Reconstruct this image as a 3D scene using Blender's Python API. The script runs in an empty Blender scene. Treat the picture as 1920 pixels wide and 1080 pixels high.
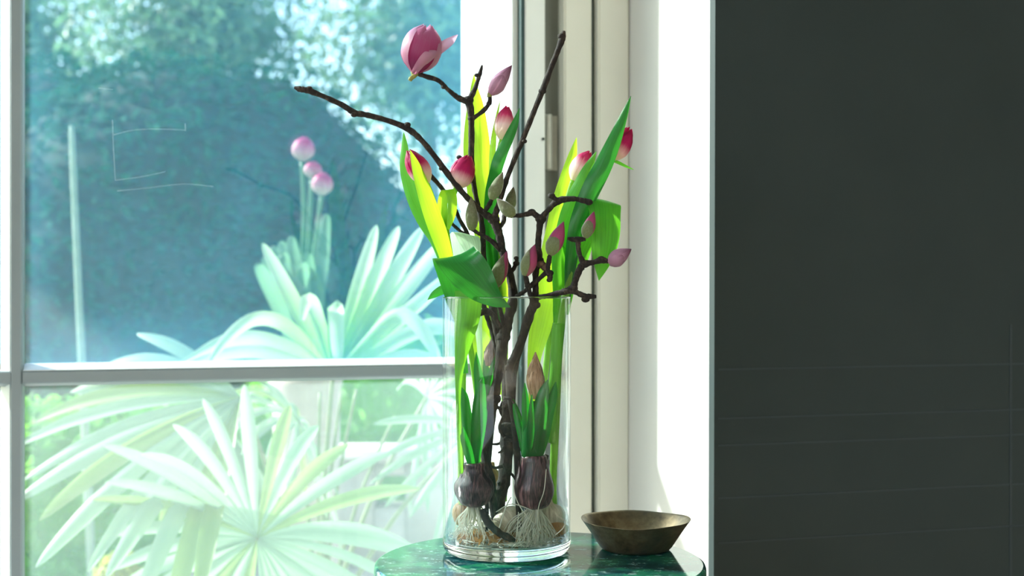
import bpy, bmesh, math, random
from mathutils import Vector, Matrix, noise
random.seed(7)
S = bpy.context.scene
COL = S.collection
PI = math.pi

# ---------------------------------------------------------------- camera
F = 2500.0; EYE = 1.09; DV = 1.725; TABLE_Z = 0.75
cd = bpy.data.cameras.new('camera'); cam = bpy.data.objects.new('camera', cd); COL.objects.link(cam)
cam.location = (0, 0, EYE); cam.rotation_euler = (PI/2, 0, 0)
cd.sensor_width = 36; cd.lens = F/1920*36; cd.clip_start = 0.05; cd.clip_end = 200
cd.dof.use_dof = True; cd.dof.focus_distance = 1.70; cd.dof.aperture_fstop = 4.5
S.camera = cam
# ---------------------------------------------------------------- view, world, sun
S.view_settings.view_transform = 'Standard'; S.view_settings.look = 'None'
S.view_settings.gamma = 1.0; S.view_settings.use_curve_mapping = False
S.view_settings.exposure = 0.9
cy = S.cycles
cy.max_bounces = 12; cy.diffuse_bounces = 5; cy.glossy_bounces = 5; cy.transmission_bounces = 10; cy.transparent_max_bounces = 40
cy.use_denoising = True; cy.sample_clamp_indirect = 6
cy.caustics_reflective = False; cy.caustics_refractive = True
W = bpy.data.worlds.new('world'); S.world = W; W.use_nodes = True
wn = W.node_tree.nodes; wl = W.node_tree.links
SUN_AZ = (-0.937, 0.349); SUN_EL = math.radians(30)
sky = wn.new('ShaderNodeTexSky'); sky.sky_type = 'NISHITA'; sky.sun_disc = False
sky.sun_elevation = SUN_EL; sky.sun_rotation = math.atan2(SUN_AZ[0], SUN_AZ[1]); sky.air_density = 1.0; sky.dust_density = 1.5; sky.ozone_density = 1.5
bg = wn['Background']; bg.inputs['Strength'].default_value = 0.33
wl.new(sky.outputs[0], bg.inputs['Color'])
sd = bpy.data.lights.new('sun', 'SUN'); sd.energy = 7.5; sd.angle = math.radians(2.5); sd.color = (1.0, 0.96, 0.88)
so = bpy.data.objects.new('sun', sd); COL.objects.link(so)
sv = Vector((SUN_AZ[0]*math.cos(SUN_EL), SUN_AZ[1]*math.cos(SUN_EL), math.sin(SUN_EL)))
# fill lamp added at an opening made in the unseen left wall
ad_ = bpy.data.lights.new('side_fill', 'AREA'); ad_.shape = 'RECTANGLE'; ad_.size = 2.2; ad_.size_y = 1.9; ad_.energy = 26; ad_.color = (.93, .98, 1.0)
ao = bpy.data.objects.new('side_fill', ad_); COL.objects.link(ao); _a = math.radians(16.2)
ao.location = (-2.36*math.cos(_a)+.7*math.sin(_a), -2.36*math.sin(_a)-.7*math.cos(_a), 1.6); ao.rotation_euler = (PI/2, 0, _a-PI/2)
so.rotation_euler = sv.to_track_quat('Z', 'Y').to_euler(); so.location = sv*20

# ---------------------------------------------------------------- frames of reference
A = math.radians(16.2); CA, SA = math.cos(A), math.sin(A)
def R(u, v, z=0.0): return Vector((u*CA - v*SA, u*SA + v*CA, z))       # room axes: u along the window, v outwards
def at(px, py, D): return Vector(((px-960)/F*D, D, EYE - (py-540)/F*D))
def av(px, py, d=0.0): return at(px, py, DV + d)
PX = DV/F

# ---------------------------------------------------------------- materials
def mat(name):
    m = bpy.data.materials.new(name); m.use_nodes = True
    nt = m.node_tree
    return m, nt.nodes, nt.links, nt.nodes['Principled BSDF'], nt.nodes['Material Output']
def texc(n, l, kind='Object', scale=(1,1,1)):
    tc = n.new('ShaderNodeTexCoord'); mp = n.new('ShaderNodeMapping'); mp.inputs['Scale'].default_value = scale
    l.new(tc.outputs[kind], mp.inputs[0]); return mp.outputs[0]
def noi(n, l, vec, scale, detail=4, rough=.55):
    t = n.new('ShaderNodeTexNoise'); t.inputs['Scale'].default_value = scale; t.inputs['Detail'].default_value = detail
    t.inputs['Roughness'].default_value = rough; l.new(vec, t.inputs['Vector']); return t.outputs['Fac']
def ramp(n, l, fac, stops):
    r = n.new('ShaderNodeValToRGB'); e = r.color_ramp.elements
    while len(e) < len(stops): e.new(0.5)
    for k, (p, c) in enumerate(stops): e[k].position = p; e[k].color = (*c, 1)
    l.new(fac, r.inputs[0]); return r.outputs[0]
def bump(n, l, h, strength, dist, bs):
    b = n.new('ShaderNodeBump'); b.inputs['Strength'].default_value = strength; b.inputs['Distance'].default_value = dist
    l.new(h, b.inputs['Height'])
    for x in bs: l.new(b.outputs[0], x.inputs['Normal'])
def mixc(n, l, f, a, b):
    m = n.new('ShaderNodeMixRGB')
    for i, x in enumerate((f, a, b)):
        if hasattr(x, 'node'): l.new(x, m.inputs[i])
        elif i == 0: m.inputs[0].default_value = x
        else: m.inputs[i].default_value = (*x, 1)
    return m.outputs[0]

def simple(name, c1, c2=None, scale=20, rough=.6, metal=0, bmp=0, bd=.001, spec=.4, stretch=(1,1,1), detail=5):
    m, n, l, p, o = mat(name)
    v = texc(n, l, 'Object', stretch); f = noi(n, l, v, scale, detail)
    c = ramp(n, l, f, [(.3, c1), (.7, c2 or c1)])
    l.new(c, p.inputs['Base Color']); p.inputs['Roughness'].default_value = rough; p.inputs['Metallic'].default_value = metal
    p.inputs['Specular IOR Level'].default_value = spec
    if bmp: bump(n, l, f, bmp, bd, [p])
    return m

def foliage(name, front, trans, ft=.5, rough=.4, tip=None, streak=1.0, spec=.35):
    """thin leaf: principled front + translucent back, parallel veins along the UV."""
    m, n, l, p, o = mat(name)
    uv = n.new('ShaderNodeTexCoord'); mp = n.new('ShaderNodeMapping'); mp.inputs['Scale'].default_value = (1.2, 26, 1)
    l.new(uv.outputs['UV'], mp.inputs[0]); f = noi(n, l, mp.outputs[0], 1.6, 3)
    fc = ramp(n, l, f, [(.25, tuple(x*(1-.30*streak) for x in front)), (.75, tuple(min(1, x*(1+.3*streak)) for x in front))])
    tcx = ramp(n, l, f, [(.25, tuple(x*(1-.25*streak) for x in trans)), (.75, tuple(min(1, x*(1+.2*streak)) for x in trans))])
    if tip:
        sx = n.new('ShaderNodeSeparateXYZ'); l.new(uv.outputs['UV'], sx.inputs[0])
        k = ramp(n, l, sx.outputs[0], [(tip[0], (0,0,0)), (tip[1], (1,1,1))])
        fc = mixc(n, l, k, fc, tip[2]); tcx = mixc(n, l, k, tcx, tip[3])
    l.new(fc, p.inputs['Base Color']); p.inputs['Roughness'].default_value = rough; p.inputs['Specular IOR Level'].default_value = spec
    t = n.new('ShaderNodeBsdfTranslucent'); l.new(tcx, t.inputs['Color'])
    mx = n.new('ShaderNodeMixShader'); mx.inputs[0].default_value = ft
    l.new(p.outputs[0], mx.inputs[1]); l.new(t.outputs[0], mx.inputs[2]); l.new(mx.outputs[0], o.inputs['Surface'])
    bump(n, l, f, .25, .0006, [p])
    return m

def petalmat(name, stops, tstops, ft=.45, streak=.25, rough=.45):
    m, n, l, p, o = mat(name)
    uv = n.new('ShaderNodeTexCoord'); sx = n.new('ShaderNodeSeparateXYZ'); l.new(uv.outputs['UV'], sx.inputs[0])
    mp = n.new('ShaderNodeMapping'); mp.inputs['Scale'].default_value = (1.5, 22, 1); l.new(uv.outputs['UV'], mp.inputs[0])
    f = noi(n, l, mp.outputs[0], 1.5, 3)
    ad = n.new('ShaderNodeMath'); ad.operation = 'MULTIPLY_ADD'; ad.inputs[1].default_value = streak; l.new(f, ad.inputs[0])
    sb = n.new('ShaderNodeMath'); sb.operation = 'SUBTRACT'; sb.inputs[1].default_value = streak*.5
    l.new(sx.outputs[0], sb.inputs[0]); l.new(sb.outputs[0], ad.inputs[2])
    l.new(ramp(n, l, ad.outputs[0], stops), p.inputs['Base Color'])
    p.inputs['Roughness'].default_value = rough; p.inputs['Specular IOR Level'].default_value = .3
    t = n.new('ShaderNodeBsdfTranslucent'); l.new(ramp(n, l, ad.outputs[0], tstops), t.inputs['Color'])
    mx = n.new('ShaderNodeMixShader'); mx.inputs[0].default_value = ft
    l.new(p.outputs[0], mx.inputs[1]); l.new(t.outputs[0], mx.inputs[2]); l.new(mx.outputs[0], o.inputs['Surface'])
    bump(n, l, f, .3, .0006, [p])
    return m

def clearglass(name, tint, refl=1.0, ior=1.5, dust=None, edge=0.0, zb=.13):
    """clear pane: straight-through transmission with Fresnel reflection, optional film of dust."""
    m, n, l, p, o = mat(name); n.remove(p)
    tr = n.new('ShaderNodeBsdfTransparent'); tr.inputs[0].default_value = (*tint, 1)
    gl = n.new('ShaderNodeBsdfGlossy'); gl.inputs['Roughness'].default_value = .01
    fr = n.new('ShaderNodeFresnel')
    ge = n.new('ShaderNodeNewGeometry'); io = n.new('ShaderNodeMapRange'); io.inputs['To Min'].default_value = ior; io.inputs['To Max'].default_value = 1/ior
    l.new(ge.outputs['Backfacing'], io.inputs['Value']); l.new(io.outputs[0], fr.inputs[0])
    mu = n.new('ShaderNodeMath'); mu.operation = 'MULTIPLY'; mu.inputs[1].default_value = refl; l.new(fr.outputs[0], mu.inputs[0])
    mx = n.new('ShaderNodeMixShader'); l.new(mu.outputs[0], mx.inputs[0]); l.new(tr.outputs[0], mx.inputs[1]); l.new(gl.outputs[0], mx.inputs[2])
    out = mx.outputs[0]
    if dust:
        base, amp, col = dust
        v = texc(n, l, 'Object', (1, 1, 1)); f1 = noi(n, l, v, 3.2, 4); 
        v2 = texc(n, l, 'Object', (60, 60, 420)); f2 = noi(n, l, v2, 1.0, 3)
        vo = n.new('ShaderNodeTexVoronoi'); vo.inputs['Scale'].default_value = 90; l.new(texc(n, l, 'Object'), vo.inputs['Vector'])
        sp = n.new('ShaderNodeMath'); sp.operation = 'LESS_THAN'; sp.inputs[1].default_value = .05; l.new(vo.outputs['Distance'], sp.inputs[0])
        a = n.new('ShaderNodeMath'); a.operation = 'MULTIPLY'; l.new(f1, a.inputs[0]); l.new(f2, a.inputs[1])
        b = n.new('ShaderNodeMath'); b.operation = 'MULTIPLY_ADD'; b.inputs[1].default_value = amp; b.inputs[2].default_value = base; l.new(a.outputs[0], b.inputs[0])
        c = n.new('ShaderNodeMath'); c.operation = 'MULTIPLY_ADD'; c.inputs[1].default_value = .25; c.use_clamp = True; l.new(sp.outputs[0], c.inputs[0]); l.new(b.outputs[0], c.inputs[2])
        # film gets denser towards the pane's edges
        gc = n.new('ShaderNodeTexCoord'); gs = n.new('ShaderNodeSeparateXYZ'); l.new(gc.outputs['Generated'], gs.inputs[0])
        rx = ramp(n, l, gs.outputs[0], [(0, (.5, .5, .5)), (.07, (0, 0, 0)), (.66, (0, 0, 0)), (.97, (1, 1, 1))])
        rz = ramp(n, l, gs.outputs[2], [(0, (.8, .8, .8)), (zb, (0, 0, 0))])
        e1 = n.new('ShaderNodeMath'); e1.operation = 'MAXIMUM'; l.new(rx, e1.inputs[0]); l.new(rz, e1.inputs[1])
        e2 = n.new('ShaderNodeMath'); e2.operation = 'MULTIPLY_ADD'; e2.inputs[1].default_value = edge; l.new(e1.outputs[0], e2.inputs[0]); l.new(c.outputs[0], e2.inputs[2]); c = e2
        t = n.new('ShaderNodeBsdfTranslucent'); t.inputs[0].default_value = (*col, 1)
        m2 = n.new('ShaderNodeMixShader'); l.new(c.outputs[0], m2.inputs[0]); l.new(out, m2.inputs[1]); l.new(t.outputs[0], m2.inputs[2]); out = m2.outputs[0]
    l.new(out, o.inputs['Surface'])
    return m

M = {}
M['wall_dark'] = simple('dark_wall_paint', (.022, .036, .039), (.026, .041, .044), 6, .55, spec=.3)
M['wall_line'] = simple('wall_reflection_paint', (.026, .042, .053), (.029, .046, .057), 6, .5)
M['reveal'] = simple('white_reveal_paint', (.62, .62, .60), (.65, .65, .63), 5, .6)
M['room'] = simple('pale_room_paint', (.70, .70, .66), (.74, .74, .70), 4, .8)
M['floor'] = simple('floor_boards', (.38, .28, .18), (.5, .38, .26), 9, .45, stretch=(1, 12, 1))
M['cream'] = simple('cream_frame_paint', (.66, .66, .58), (.70, .70, .62), 8, .5)
M['sash'] = simple('white_sash_paint', (.76, .80, .78), (.80, .84, .82), 8, .35)
M['bar'] = simple('bar_shade_grey', (.24, .30, .33), (.27, .33, .36), 8, .35)  # backlit shade of the white bars put into this grey
M['recess'] = simple('recess_shade_grey', (.13, .14, .12), (.17, .18, .155), 8, .5)  # the rebate's shade put into its grey
M['gasket'] = simple('gasket_and_groove_shade', (.02, .05, .055), (.03, .07, .07), 30, .5)
M['hinge'] = simple('hinge_metal', (.42, .42, .37), (.5, .5, .44), 60, .4, metal=.5)
M['screw'] = simple('screw_dark', (.05, .07, .06), None, 60, .5, metal=.7)
M['outwall'] = simple('white_render', (.82, .82, .80), (.88, .88, .86), 12, .8, bmp=.2)
M['glass_up'] = clearglass('window_glass_dusty', (.90, .97, .97), 1.15, 1.5, (.012, .10, (.16, .58, .90)), .055, .05)
M['glass_low'] = clearglass('window_glass_clean', (.95, .99, .98), .8, 1.5, (.035, .06, (.65, .95, 1.0)), .03)
M['vase'] = clearglass('vase_glass', (.97, .99, .985), .6, 1.5)
M['scratch'] = simple('scratch_white', (.7, .85, .88), None, 40, .5)

m, n, l, p, o = mat('thick_base_glass'); M['vase_base'] = m
p.inputs['Base Color'].default_value = (.93, .99, .975, 1); p.inputs['Transmission Weight'].default_value = 1; p.inputs['Roughness'].default_value = .0; p.inputs['IOR'].default_value = 1.45

# green marble
m, n, l, p, o = mat('green_marble'); M['marble'] = m
v = texc(n, l, 'Object', (1, 1.6, 1))
wrp = noi(n, l, v, 11, 8, .72); w2 = noi(n, l, v, 55, 8, .8)
c = ramp(n, l, wrp, [(.34, (.004, .020, .026)), (.47, (.008, .075, .085)), (.56, (.025, .24, .12)), (.62, (.010, .085, .085)), (.74, (.03, .22, .24))])
k = ramp(n, l, w2, [(.56, (0, 0, 0)), (.64, (1, 1, 1))])
c = mixc(n, l, k, c, (.40, .60, .55))
l.new(c, p.inputs['Base Color']); p.inputs['Roughness'].default_value = .07; p.inputs['Specular IOR Level'].default_value = .5
M['pedestal'] = simple('dark_pedestal_metal', (.03, .035, .035), (.05, .055, .05), 20, .35, metal=.8)

# bronze bowl
m, n, l, p, o = mat('aged_bronze'); M['bronze'] = m
v = texc(n, l); f = noi(n, l, v, 38, 7, .65); f2 = noi(n, l, v, 9, 4)
c = ramp(n, l, f, [(.30, (.05, .038, .02)), (.52, (.20, .15, .075)), (.75, (.38, .32, .19))])
c2 = mixc(n, l, ramp(n, l, f2, [(.45, (0, 0, 0)), (.7, (1, 1, 1))]), c, (.05, .055, .045))
l.new(c2, p.inputs['Base Color']); p.inputs['Metallic'].default_value = .6; p.inputs['Roughness'].default_value = .42
bump(n, l, f, .25, .001, [p])

# bark
m, n, l, p, o = mat('bark'); M['bark'] = m
v = texc(n, l, 'Object', (1, 1, .6)); f = noi(n, l, v, 160, 6, .7)
c = ramp(n, l, f, [(.3, (.004, .003, .003)), (.52, (.018, .012, .009)), (.72, (.10, .07, .05))])
l.new(c, p.inputs['Base Color']); p.inputs['Roughness'].default_value = .8; bump(n, l, f, 1.0, .003, [p])
M['node'] = simple('bark_scar', (.05, .03, .02), (.16, .10, .065), 220, .8, bmp=.5)

M['leaf_lime'] = foliage('tulip_leaf_lime', (.10, .34, .03), (.58, .92, .03), .62)
M['leaf_green'] = foliage('tulip_leaf_green', (.035, .24, .03), (.22, .72, .03), .45)
M['leaf_mid'] = foliage('tulip_leaf_mid', (.07, .32, .03), (.36, .85, .03), .55)
M['leaf_dark'] = foliage('tulip_leaf_dark', (.012, .15, .03), (.06, .42, .03), .30, rough=.28)
M['leaf_pale'] = foliage('leaf_backlit_pale', (.50, .72, .55), (.65, .88, .60), .4)  # backlight on the curled leaf put into this pale colour
M['hyleaf'] = foliage('hyacinth_leaf', (.006, .11, .018), (.04, .50, .03), .35, rough=.25, streak=.5)
M['stem'] = foliage('tulip_stem', (.24, .52, .08), (.5, .8, .10), .4, streak=.5)
M['sheath'] = foliage('green_sheath', (.16, .50, .05), (.45, .85, .08), .45, streak=.6)
M['tulip'] = petalmat('tulip_petal', [(.08, (.86, .84, .62)), (.28, (.90, .74, .72)), (.52, (.52, .02, .16)), (1, (.36, .004, .07))],
                                  [(.08, (.95, .92, .70)), (.28, (1, .66, .70)), (.55, (.70, .02, .20)), (1, (.50, .004, .09))], .42)
M['tulip_pale'] = petalmat('tulip_petal_pale', [(.1, (.88, .86, .66)), (.45, (.92, .80, .78)), (.75, (.62, .05, .20)), (1, (.42, .006, .08))],
                                  [(.1, (.95, .92, .70)), (.45, (1, .80, .82)), (.75, (.80, .06, .24)), (1, (.60, .006, .10))], .42)
M['magnolia'] = petalmat('magnolia_petal', [(.03, (.26, .02, .12)), (.25, (.34, .05, .18)), (.6, (.46, .10, .26)), (1, (.52, .22, .38))],
                                  [(.03, (.50, .03, .22)), (.3, (.80, .05, .32)), (.7, (.78, .20, .44)), (1, (.66, .36, .52))], .45, .35)
M['magnolia_out'] = petalmat('magnolia_petal_outer', [(.0, (.45, .14, .26)), (.4, (.52, .26, .38)), (1, (.50, .30, .48))],
                                  [(.0, (.95, .30, .55)), (.4, (.95, .55, .68)), (1, (.90, .65, .85))], .35, .3)
M['bud_lilac'] = petalmat('bud_lilac', [(.0, (.40, .20, .30)), (.5, (.44, .24, .36)), (1, (.14, .04, .09))],
                                  [(.0, (.7, .3, .45)), (.5, (.65, .35, .5)), (1, (.3, .06, .15))], .15, .5)
M['bud_pink'] = petalmat('bud_pink', [(.0, (.50, .22, .26)), (.4, (.42, .07, .18)), (1, (.26, .05, .13))],
                                  [(.0, (.8, .3, .4)), (.5, (.8, .1, .3)), (1, (.5, .1, .2))], .2, .5)
m, n, l, p, o = mat('fuzzy_bud_scale'); M['fuzz'] = m
v = texc(n, l, 'Object'); f = noi(n, l, v, 420, 3)
uvn = n.new('ShaderNodeTexCoord'); sx = n.new('ShaderNodeSeparateXYZ'); l.new(uvn.outputs['UV'], sx.inputs[0])
c = ramp(n, l, sx.outputs[0], [(.0, (.15, .19, .06)), (.6, (.12, .145, .07)), (1, (.10, .065, .04))])
c = mixc(n, l, ramp(n, l, f, [(.4, (0, 0, 0)), (.8, (.45, .45, .45))]), c, (.24, .27, .18))
l.new(c, p.inputs['Base Color']); p.inputs['Roughness'].default_value = .85; p.inputs['Sheen Weight'].default_value = .8; p.inputs['Sheen Roughness'].default_value = .4
bump(n, l, f, .4, .0006, [p])
M['green_knob'] = simple('green_twig_end', (.16, .18, .05), (.32, .33, .10), 150, .7)

# bulbs
def bulbmat(name, dark, mid, light, rough=.35):
    m, n, l, p, o = mat(name)
    uvn = n.new('ShaderNodeTexCoord'); mp = n.new('ShaderNodeMapping'); mp.inputs['Scale'].default_value = (1.5, 14, 1); l.new(uvn.outputs['UV'], mp.inputs[0])
    f = noi(n, l, mp.outputs[0], 1.6, 5, .7); f2 = noi(n, l, texc(n, l), 70, 4)
    c = ramp(n, l, f, [(.38, dark), (.5, mid), (.66, light)])
    c = mixc(n, l, ramp(n, l, f2, [(.5, (0, 0, 0)), (.75, (.6, .6, .6))]), c, mid)
    l.new(c, p.inputs['Base Color']); p.inputs['Roughness'].default_value = rough; bump(n, l, f, .6, .0015, [p]); return m
M['bulb_purple'] = bulbmat('hyacinth_bulb_skin', (.008, .004, .008), (.035, .012, .02), (.34, .17, .18), .28)
M['bulb_cream'] = bulbmat('cream_bulb_flesh', (.42, .36, .27), (.62, .55, .42), (.78, .74, .62), .45)
M['bulb_brown'] = bulbmat('brown_bulb_skin', (.16, .07, .025), (.42, .22, .07), (.70, .46, .18), .5)
M['spike'] = bulbmat('brown_bud_spike', (.07, .03, .012), (.36, .19, .09), (.85, .60, .45), .5)
M['root'] = foliage('white_root', (.88, .88, .80), (.95, .95, .85), .45, streak=.3)
M['skin'] = foliage('papery_bulb_skin', (.55, .30, .10), (.85, .50, .18), .4, rough=.6, streak=1)

# garden
M['palm'] = foliage('palm_leaf', (.24, .37, .28), (.34, .52, .32), .42, rough=.45, streak=.5)
M['palm_sunlit'] = foliage('palm_leaf_sunlit', (.20, .42, .12), (.30, .62, .10), .42, rough=.45, streak=.6, tip=(.15, .55, (.44, .56, .42), (.48, .66, .40)))  # lit copy of the palm leaf: sunlight put into the pale tips
M['palm_y'] = foliage('palm_leaf_yellow', (.20, .32, .13), (.30, .46, .14), .42, rough=.45, streak=.5)
M['petiole'] = foliage('palm_petiole', (.24, .30, .17), (.25, .3, .2), .15)
M['trunk'] = simple('palm_trunk', (.10, .07, .045), (.22, .16, .10), 40, .9, bmp=.6, bd=.01)
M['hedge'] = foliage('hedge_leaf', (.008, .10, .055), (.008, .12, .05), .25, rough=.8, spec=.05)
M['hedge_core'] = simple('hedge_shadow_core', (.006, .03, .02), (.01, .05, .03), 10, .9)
M['lightleaf'] = foliage('light_tree_leaf', (.10, .20, .12), (.18, .34, .18), .45)
M['shrub'] = foliage('bright_shrub_leaf', (.10, .36, .05), (.22, .58, .07), .5)
M['yellow'] = foliage('yellow_shrub_leaf', (.32, .36, .06), (.45, .5, .08), .45)
M['lawn'] = simple('lawn', (.06, .18, .04), (.12, .28, .07), 4, .9)
M['paving'] = simple('pale_paving', (.30, .27, .24), (.42, .38, .34), 6, .8)
M['whitewash'] = simple('whitewashed_stone', (.36, .33, .30), (.46, .43, .40), 9, .85, bmp=.3)
M['stone'] = simple('pale_boulder', (.62, .60, .56), (.78, .76, .72), 12, .85, bmp=.3)
M['reflection_rod'] = simple('pale_reflection_rod', (.20, .30, .22), (.26, .36, .28), 20, .6)

# ---------------------------------------------------------------- mesh helpers
def obj(name, bm, m, parent=None, smooth=True, label=None, kind=None):
    me = bpy.data.meshes.new(name); bm.normal_update(); bm.to_mesh(me); bm.free()
    me.materials.append(m)
    if smooth:
        for q in me.polygons: q.use_smooth = True
    o = bpy.data.objects.new(name, me); COL.objects.link(o)
    if parent is not None:
        o.parent = parent
        chain = parent
        mw = Matrix.Identity(4)
        while chain is not None:
            mw = Matrix.Translation(chain.location) @ mw; chain = chain.parent
        me.transform(mw.inverted())
    if label: o['label'] = label
    if kind: o['kind'] = kind
    return o
def rebase(o, loc):
    o.data.transform(Matrix.Translation(-Vector(loc))); o.location = loc; return o
def thing(name, label, cat, loc, group=None):
    o = bpy.data.objects.new(name, None); COL.objects.link(o); o.location = loc; o.empty_display_size = .02
    o['label'] = label; o['category'] = cat
    if group: o['group'] = group
    return o
def tag(o, label, cat, group=None):
    o['label'] = label; o['category'] = cat
    if group: o['group'] = group
    return o
def struct(o): o['kind'] = 'structure'; return o
def boxuv(u0, u1, v0, v1, z0, z1, bm=None, bev=0, lean=0.0):
    bm = bm or bmesh.new()
    vs = [bm.verts.new(R(u, v, z)) for z in (z0, z1) for (u, v) in ((u0, v0), (u1, v0), (u1, v1), (u0, v1))]
    fs = [(3,2,1,0), (4,5,6,7), (0,1,5,4), (1,2,6,5), (2,3,7,6), (3,0,4,7)]
    ff = [bm.faces.new([vs[i] for i in f]) for f in fs]
    if bev: bmesh.ops.bevel(bm, geom=list({e for f in ff for e in f.edges}), offset=bev, segments=2, affect='EDGES')
    return bm
def prism(prof, frame, a0, a1, bm=None):
    """closed profile swept between a0 and a1; frame(p, a) -> world point"""
    bm = bm or bmesh.new()
    r0 = [bm.verts.new(frame(p, a0)) for p in prof]; r1 = [bm.verts.new(frame(p, a1)) for p in prof]
    k = len(prof)
    for i in range(k): bm.faces.new((r0[i], r0[(i+1) % k], r1[(i+1) % k], r1[i]))
    bm.faces.new(r0[::-1]); bm.faces.new(r1)
    bmesh.ops.recalc_face_normals(bm, faces=bm.faces[:])
    return bm
def cr(pts, seg):
    """Catmull-Rom through tuples of floats"""
    P = [tuple(p) for p in pts]; P = [P[0]] + P + [P[-1]]; out = []
    for i in range(1, len(P)-2):
        for k in range(seg):
            t = k/seg; t2 = t*t; t3 = t2*t
            out.append(tuple(.5*((2*b) + (-a+c)*t + (2*a-5*b+4*c-d)*t2 + (-a+3*b-3*c+d)*t3) for a, b, c, d in zip(P[i-1], P[i], P[i+1], P[i+2])))
    out.append(P[-2]); return out
def tube(pts, n=8, bm=None, seg=5, jit=0.0, spl=True):
    """pts: (x,y,z,r)"""
    bm = bm or bmesh.new(); uvl = bm.loops.layers.uv.verify()
    Q = cr(pts, seg) if spl else pts
    P = [Vector(q[:3]) for q in Q]; Rr = [max(q[3], .00008) for q in Q]
    T = [(P[min(i+1, len(P)-1)]-P[max(i-1, 0)]).normalized() for i in range(len(P))]
    N = T[0].orthogonal().normalized(); rings = []
    for i in range(len(P)):
        N = (N - T[i]*N.dot(T[i])).normalized(); B = T[i].cross(N)
        j = 1 + (random.uniform(-jit, jit) if jit else 0)
        rings.append([bm.verts.new(P[i] + (N*math.cos(2*PI*k/n) + B*math.sin(2*PI*k/n))*Rr[i]*j*(1+(random.uniform(-jit, jit)*.6 if jit else 0))) for k in range(n)])
    L = len(rings)
    for i in range(L-1):
        for k in range(n):
            f = bm.faces.new((rings[i][k], rings[i][(k+1) % n], rings[i+1][(k+1) % n], rings[i+1][k]))
            for lp, (a, b) in zip(f.loops, ((i, k), (i, k+1), (i+1, k+1), (i+1, k))): lp[uvl].uv = (a/(L-1), b/n)
    bm.faces.new(rings[0][::-1]); bm.faces.new(rings[-1])
    return bm
def ptube(pp, n=8, bm=None, seg=5, jit=0.0):
    """pts as (px,py,d,r_px) around the vase"""
    return tube([(*av(a, b, d), r*PX) for a, b, d, r in pp], n, bm, seg, jit)
def ribbon(pts, side=None, twist=0.0, cup=.25, seg=6, bm=None, na=3, ruffle=0.0):
    """pts (x,y,z,halfwidth) -> cupped strip; side: fixed side vector or None (faces -Y)"""
    bm = bm or bmesh.new(); uvl = bm.loops.layers.uv.verify()
    Q = cr(pts, seg); P = [Vector(q[:3]) for q in Q]; H = [max(q[3], .0001) for q in Q]
    rows = []; L = len(P); ph = random.random()*6
    for i in range(L):
        T = (P[min(i+1, L-1)]-P[max(i-1, 0)]).normalized()
        if side is None: s = T.cross(Vector((0, 1, 0)))
        else: s = Vector(side) - T*Vector(side).dot(T)
        if s.length < 1e-4: s = Vector((1, 0, 0))
        s.normalize(); tw = twist[0] + (twist[1]-twist[0])*i/(L-1) if isinstance(twist, tuple) else twist
        s = Matrix.Rotation(tw, 3, T) @ s; Nn = s.cross(T)
        row = []
        for k in range(-na, na+1):
            t = k/na
            off = Nn*(cup*H[i]*(t*t - .4)) + Nn*(ruffle*H[i]*math.sin(i*.55+ph)*t*t*(1 if k > 0 else -1))
            row.append(bm.verts.new(P[i] + s*(H[i]*t) + off))
        rows.append(row)
    for i in range(L-1):
        for k in range(2*na):
            f = bm.faces.new((rows[i][k], rows[i][k+1], rows[i+1][k+1], rows[i+1][k]))
            for lp, (a, b) in zip(f.loops, ((i, k), (i, k+1), (i+1, k+1), (i+1, k))): lp[uvl].uv = (a/(L-1), b/(2*na))
    return bm
def leaf(pp, m, parent, side=None, twist=0.0, cup=.25, label=None, name='leaf', ruffle=.08):
    bm = ribbon([(*av(a, b, d), h*(DV+d)/F) for a, b, d, h in pp], side, twist, cup, 6, None, 3, ruffle)
    return obj(name, bm, m, parent, label=label)
def lathe(prof, origin, axis=(0,0,1), n=24, bm=None, squash=None, wob=0.0, ridge=0):
    """prof (r,h) rotated about the axis; UV.x along"""
    bm = bm or bmesh.new(); uvl = bm.loops.layers.uv.verify()
    ax = Vector(axis).normalized(); q = Vector((0,0,1)).rotation_difference(ax).to_matrix(); O = Vector(origin); rings = []
    L = len(prof)
    for i, (r, h) in enumerate(prof):
        ring = []
        for k in range(n):
            a = 2*PI*k/n; rr = r*(1 + wob*math.sin(2*a+1.3+i*.1) + (.035*math.sin(a*ridge) if ridge else 0))
            ring.append(bm.verts.new(O + q @ Vector((rr*math.cos(a), rr*math.sin(a)*(squash or 1), h))))
        rings.append(ring)
    for i in range(L-1):
        for k in range(n):
            f = bm.faces.new((rings[i][k], rings[i][(k+1) % n], rings[i+1][(k+1) % n], rings[i+1][k]))
            for lp, (a, b) in zip(f.loops, ((i, k), (i, k+1), (i+1, k+1), (i+1, k))): lp[uvl].uv = (a/(L-1), b/n)
    if prof[0][0] > 1e-5: bm.faces.new(rings[0][::-1])
    if prof[-1][0] > 1e-5: bm.faces.new(rings[-1])
    bmesh.ops.remove_doubles(bm, verts=bm.verts[:], dist=1e-6)
    return bm
def lerp(tab, s):
    for (a, x), (b, y) in zip(tab, tab[1:]):
        if s <= b:
            t = (s-a)/(b-a); t = t*t*(3-2*t) if False else t; return x+(y-x)*t
    return tab[-1][1]
def smoothtab(tab, s):
    return .25*lerp(tab, max(0, s-.05)) + .5*lerp(tab, s) + .25*lerp(tab, min(1, s+.05))
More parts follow.
